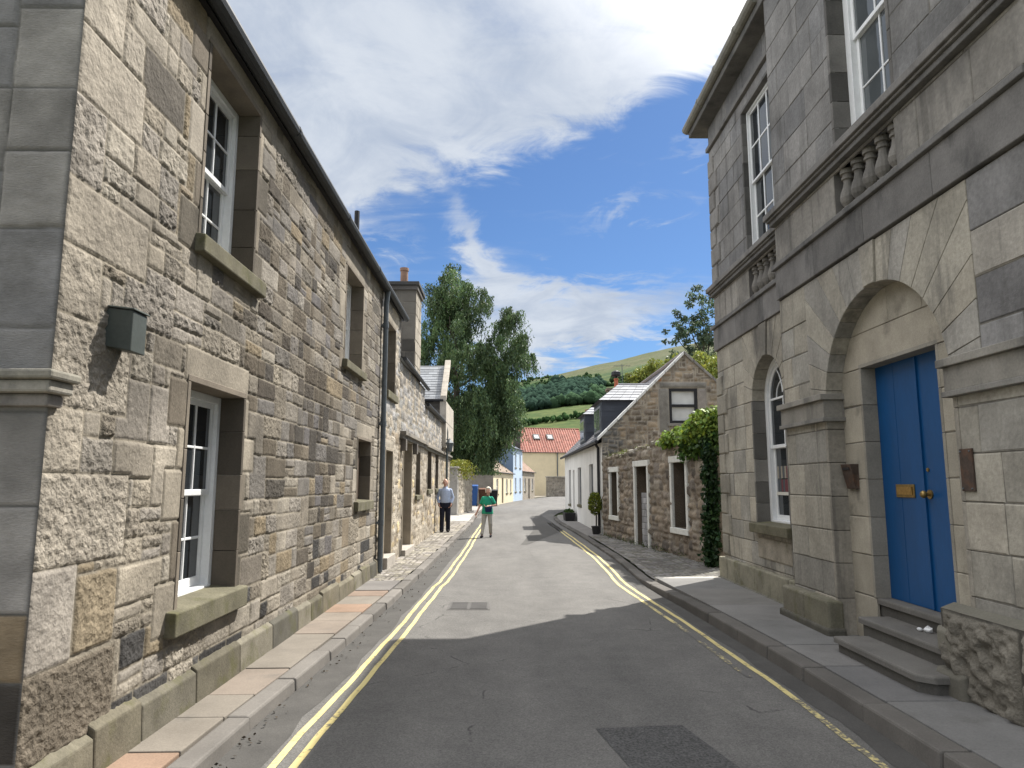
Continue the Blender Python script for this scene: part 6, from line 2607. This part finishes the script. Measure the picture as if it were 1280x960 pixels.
def fused(mb, name, mat, parent, voxel, smooth_it=4, tint=(1, 1, 1), fn=None):
    """melt the shapes into one continuous skin"""
    o = mb.build(name, mat, None)
    m = o.modifiers.new('r', 'REMESH')
    m.mode = 'VOXEL'
    m.voxel_size = voxel
    s = o.modifiers.new('s', 'SMOOTH')
    s.factor = .5
    s.iterations = smooth_it
    dg = bpy.context.evaluated_depsgraph_get()
    dg.update()
    me = bpy.data.meshes.new_from_object(o.evaluated_get(dg))
    o.modifiers.clear()
    old = o.data
    o.data = me
    me.name = name
    bpy.data.meshes.remove(old)
    for a in list(me.attributes):
        if a.name == 'tint':
            me.attributes.remove(a)
    n = len(me.vertices)
    co = np.zeros(n * 3, np.float32)
    me.vertices.foreach_get('co', co)
    co = co.reshape(-1, 3)
    at = me.attributes.new('tint', 'FLOAT_COLOR', 'POINT')
    c = np.ones((n, 4), np.float32)
    c[:, :3] = tint
    if fn is not None:
        c[:, :3] = fn(co, c[:, :3])
    at.data.foreach_set('color', c.ravel())
    me.materials.clear()
    me.materials.append(mat)
    me.polygons.foreach_set('use_smooth', np.ones(len(me.polygons), bool))
    o.parent = parent
    return o


def hand(mb, w, d, side, curl=.5):
    """palm and five fingers from the wrist w along d"""
    w = np.array(w, float)
    d = np.array(d, float) / np.linalg.norm(d)
    fwd = np.array((0, -1.0, 0))
    fwd -= d * (fwd @ d)
    fwd /= np.linalg.norm(fwd)
    nrm = np.cross(d, fwd)
    if nrm[0] * side > 0:
        nrm = -nrm                                # palm turned to the thigh
    chain(mb, [w, w + d * .045, w + d * .085], [.026, .034, .030], 10)
    mb.ball(w + d * .06 + fwd * .012, .022, .040, .038, 10, 6)
    for k, (o_, L_) in enumerate(((.030, .070), (.011, .080), (-.009, .074), (-.028, .058))):
        b = w + d * .088 + fwd * o_
        k1 = b + d * L_ * .45 + nrm * .008
        k2 = k1 + d * L_ * .32 + nrm * .018 * (1 + curl)
        k3 = k2 + d * L_ * .20 + nrm * .022 * (1 + curl)
        chain(mb, [b, k1, k2, k3], [.0095, .009, .008, .007], 8)
    b = w + d * .03 + fwd * .030
    chain(mb, [b, b + d * .028 + fwd * .022, b + d * .062 + fwd * .028], [.013, .011, .009], 8)


def head(mb, c, s=1.0):
    x, y, z = c
    mb.ball((x, y, z + .012 * s), .077 * s, .096 * s, .112 * s, 18, 14)
    mb.ball((x, y - .022 * s, z - .062 * s), .055 * s, .066 * s, .062 * s, 14, 10)      # jaw
    mb.ball((x, y - .082 * s, z - .112 * s), .022 * s, .018 * s, .016 * s, 10, 6)        # chin
    chain(mb, [(x, y - .092 * s, z + .018 * s), (x, y - .116 * s, z - .026 * s)], [.010 * s, .017 * s], 8)
    for sx in (-1, 1):
        mb.ball((x + sx * .080 * s, y + .008 * s, z - .008 * s), .012 * s, .022 * s, .034 * s, 8, 8)
        mb.ball((x + sx * .046 * s, y - .070 * s, z - .030 * s), .022 * s, .018 * s, .018 * s, 8, 6)
        mb.ball((x + sx * .034 * s, y - .086 * s, z + .040 * s), .026 * s, .012 * s, .008 * s, 8, 6)
    chain(mb, [(x - .022 * s, y - .092 * s, z - .066 * s), (x + .022 * s, y - .092 * s, z - .066 * s)], [.007 * s, .007 * s], 6)


def face_tint(z0, y0, s):
    def f(co, c):
        c = c.copy()
        return c
    return f


def eyes(c, s, parent):
    m = MB()
    for sx in (-1, 1):
        m.ball((c[0] + sx * .033 * s, c[1] - .083 * s, c[2] + .012 * s), .013 * s, .010 * s, .008 * s, 8, 6, (.75, .75, .72))
        m.ball((c[0] + sx * .033 * s, c[1] - .0905 * s, c[2] + .012 * s), .0055 * s, .004 * s, .0055 * s, 8, 6, (.03, .03, .03))
    m.build('eyes', M['plain'], parent)
    m = MB()
    chain(m, [(c[0] - .022 * s, c[1] - .0975 * s, c[2] - .066 * s), (c[0], c[1] - .101 * s, c[2] - .064 * s), (c[0] + .022 * s, c[1] - .0975 * s, c[2] - .066 * s)], [.0035 * s, .0045 * s, .0035 * s], 6)
    m.c = [(.42, .16, .13)] * len(m.c)
    m.build('lips', M['plain'], parent)


def place(root, o_list, loc, rz):
    root.location = loc
    root.rotation_euler = (0, 0, rz)


# --- man with hands in his pockets
mg = thing('person', 'man in pale blue long sleeved shirt and dark trousers, hands in pockets', 'person', (0, 0, 0))
HS = 1.05
hc_ = (0, -.015, 1.628)
LEG = {-1: [(-.092, 0, .90), (-.100, -.045, .49), (-.105, -.10, .085)], 1: [(.092, 0, .90), (.100, .015, .49), (.100, .10, .085)]}
ARM = {-1: [(-.168, .01, 1.375), (-.262, .045, 1.13), (-.205, -.055, .945)], 1: [(.168, .01, 1.375), (.258, .045, 1.13), (.205, -.055, .945)]}
b = MB()
head(b, hc_, HS)
chain(b, [(0, .012, 1.40), (0, .005, 1.47), (0, -.005, 1.54)], [.062, .056, .054])
etube(b, [(0, 0, z) for z in (.84, .92, 1.02, 1.12, 1.25, 1.36, 1.42, 1.455)], [.15, .165, .16, .155, .172, .178, .15, .07], [.105, .115, .118, .118, .118, .108, .085, .06])
for s in (-1, 1):
    chain(b, LEG[s], [.080, .055, .036])
    chain(b, ARM[s], [.056, .042, .029])
    a = LEG[s][2]
    chain(b, [(a[0], a[1] + .03, .06), (a[0] * 1.05, a[1] - .15, .04)], [.035, .03])
    hand(b, ARM[s][2], (-s * .22, -.18, -.95), s, .3)
fused(b, 'body', M['skin'], mg, .0075, 3)
eyes(hc_, HS, mg)
b = MB()
etube(b, [(0, 0, z) for z in (.955, 1.00, 1.06, 1.14, 1.25, 1.36, 1.42, 1.462)], [.170, .175, .176, .172, .182, .186, .155, .08], [.125, .135, .145, .142, .135, .125, .10, .075])
chain(b, [(0, .01, 1.44), (0, .004, 1.485)], [.078, .068])
for s in (-1, 1):
    A = [np.array(q) for q in ARM[s]]
    chain(b, [A[0], A[0] * .5 + A[1] * .5, A[1], A[1] * .45 + A[2] * .55, A[2] + (A[1] - A[2]) * .12], [.066, .057, .051, .045, .039])
fused(b, 'shirt', M['cloth'], mg, .011, 4, (.40, .47, .62))
b = MB()
etube(b, [(0, 0, z) for z in (.80, .86, .92, .985)], [.175, .182, .178, .172], [.125, .13, .13, .125])
for s in (-1, 1):
    L_ = [np.array(q) for q in LEG[s]]
    chain(b, [L_[0], L_[0] * .5 + L_[1] * .5, L_[1], L_[1] * .5 + L_[2] * .5, L_[2] + np.array((0, 0, -.015))], [.100, .092, .080, .075, .074])
    b.ball((s * .19, -.04, .90), .05, .055, .075, 10, 8)
fused(b, 'trousers', M['cloth'], mg, .011, 4, (.018, .020, .032))
b = MB()
for s in (-1, 1):
    a = LEG[s][2]
    chain(b, [(a[0], a[1] + .045, .05), (a[0] * 1.05, a[1] - .07, .045), (a[0] * 1.1, a[1] - .17, .035)], [.047, .046, .036])
fused(b, 'shoes', M['cloth'], mg, .009, 2, (.015, .014, .013))
b = MB()
b.ball((0, .045, hc_[2] + .01), .084, .068, .085, 14, 10)
for s in (-1, 1):
    b.ball((s * .074, .012, hc_[2] + .012), .014, .045, .05, 10, 8)
fused(b, 'hair', M['hair'], mg, .008, 2, (.42, .40, .38))
place(mg, None, (-2.02, 23.9, .088), R(3))

# --- woman in a green tee shirt with a bag at her waist
wg = thing('person', 'woman in bright green top and pale trousers striding along the double yellow lines', 'person', (0, 0, 0))
HS = .98
hc_ = (.035, -.045, 1.455)
LEG = {-1: [(-.085, 0, .80), (-.115, -.055, .44), (-.150, -.13, .08)], 1: [(.085, 0, .80), (.105, -.03, .44), (.095, .13, .085)]}
ARM = {-1: [(-.140, .01, 1.228), (-.235, .015, 1.00), (-.325, -.08, .785)], 1: [(.142, .0, 1.228), (.255, .03, 1.01), (.085, -.175, .985)]}
b = MB()
head(b, hc_, HS)
chain(b, [(.01, .012, 1.25), (.02, .0, 1.31), (.03, -.02, 1.38)], [.056, .048, .046])
etube(b, [(0, 0, z) for z in (.74, .82, .90, .98, 1.08, 1.19, 1.25, 1.285)], [.15, .16, .15, .138, .148, .150, .125, .06], [.11, .115, .11, .105, .112, .10, .08, .055])
for s in (-1, 1):
    chain(b, LEG[s], [.078, .052, .034])
    chain(b, ARM[s], [.047, .037, .026])
    a = LEG[s][2]
    chain(b, [(a[0], a[1] + .03, .055), (a[0] * 1.05, a[1] - .13, .035)], [.032, .027])
hand(b, ARM[-1][2], np.array(ARM[-1][2]) - np.array(ARM[-1][1]), -1, .6)
hand(b, ARM[1][2], (-.9, -.10, -.22), 1, .9)
fused(b, 'body', M['skin'], wg, .0075, 3)
eyes(hc_, HS, wg)
b = MB()
etube(b, [(0, 0, z) for z in (.735, .80, .88, .97, 1.08, 1.19, 1.25, 1.29)], [.188, .185, .172, .162, .168, .168, .145, .075], [.145, .142, .135, .128, .132, .12, .095, .07])
for s in (-1, 1):
    A = [np.array(q) for q in ARM[s]]
    chain(b, [A[0], A[0] * .55 + A[1] * .45, A[0] * .30 + A[1] * .70], [.056, .053, .052])
fused(b, 'top', M['cloth'], wg, .011, 4, (.030, .32, .20))
b = MB()
etube(b, [(0, 0, z) for z in (.70, .78, .86)], [.17, .17, .155], [.13, .13, .12])
for s in (-1, 1):
    L_ = [np.array(q) for q in LEG[s]]
    chain(b, [L_[0], L_[0] * .5 + L_[1] * .5, L_[1], L_[1] * .5 + L_[2] * .5, L_[2] + np.array((0, 0, .05))], [.092, .082, .068, .060, .056])
fused(b, 'trousers', M['cloth'], wg, .011, 4, (.40, .385, .35))
b = MB()
for s in (-1, 1):
    a = LEG[s][2]
    chain(b, [(a[0], a[1] + .04, .045), (a[0] * 1.05, a[1] - .06, .04), (a[0] * 1.1, a[1] - .15, .032)], [.043, .042, .034])
fused(b, 'shoes', M['cloth'], wg, .009, 2, (.02, .02, .025))
b = MB()
b.ball((hc_[0], hc_[1] + .022, hc_[2] + .040), .092, .100, .098, 16, 12)
b.ball((hc_[0], hc_[1] - .045, hc_[2] + .090), .07, .05, .04, 12, 8)
for s in (-1, 1):
    b.ball((hc_[0] + s * .076, hc_[1] + .01, hc_[2] + .0), .024, .05, .07, 10, 8)
fused(b, 'hair', M['hair'], wg, .008, 2, (.66, .62, .52))
place(wg, None, (-.58, 22.75, .0), R(-6))
t = thing('shoulder_bag', 'navy camera bag held against the green top by the walking woman', 'bag', (-.50, 22.55, .9))
def wp(x, y, z):
    c, s = math.cos(R(-6)), math.sin(R(-6))
    return (-.58 + x * c - y * s, 22.75 + x * s + y * c, z)
b = MB()
b.hexa([wp(-.04, -.225, .80), wp(.16, -.225, .80), wp(.16, -.14, .80), wp(-.04, -.14, .80), wp(-.05, -.23, .955), wp(.17, -.23, .955), wp(.17, -.14, .955), wp(-.05, -.14, .955)], (.018, .03, .085))
b.build('bag', M['cloth'], t, bevel=.02)
b = MB()
b.hexa([wp(-.052, -.24, .90), wp(.172, -.24, .90), wp(.172, -.138, .96), wp(-.052, -.138, .96), wp(-.052, -.235, .962), wp(.172, -.235, .962), wp(.172, -.138, .972), wp(-.052, -.138, .972)], (.025, .035, .09))
b.build('flap', M['cloth'], t, bevel=.008)
b = MB()
b.tube([wp(.165, -.15, .95), wp(.175, -.14, 1.06), wp(.12, -.13, 1.20), wp(.02, -.085, 1.30), wp(-.04, .02, 1.325)], .010, 6, (.03, .03, .05))
b.build('strap', M['cloth'], t)
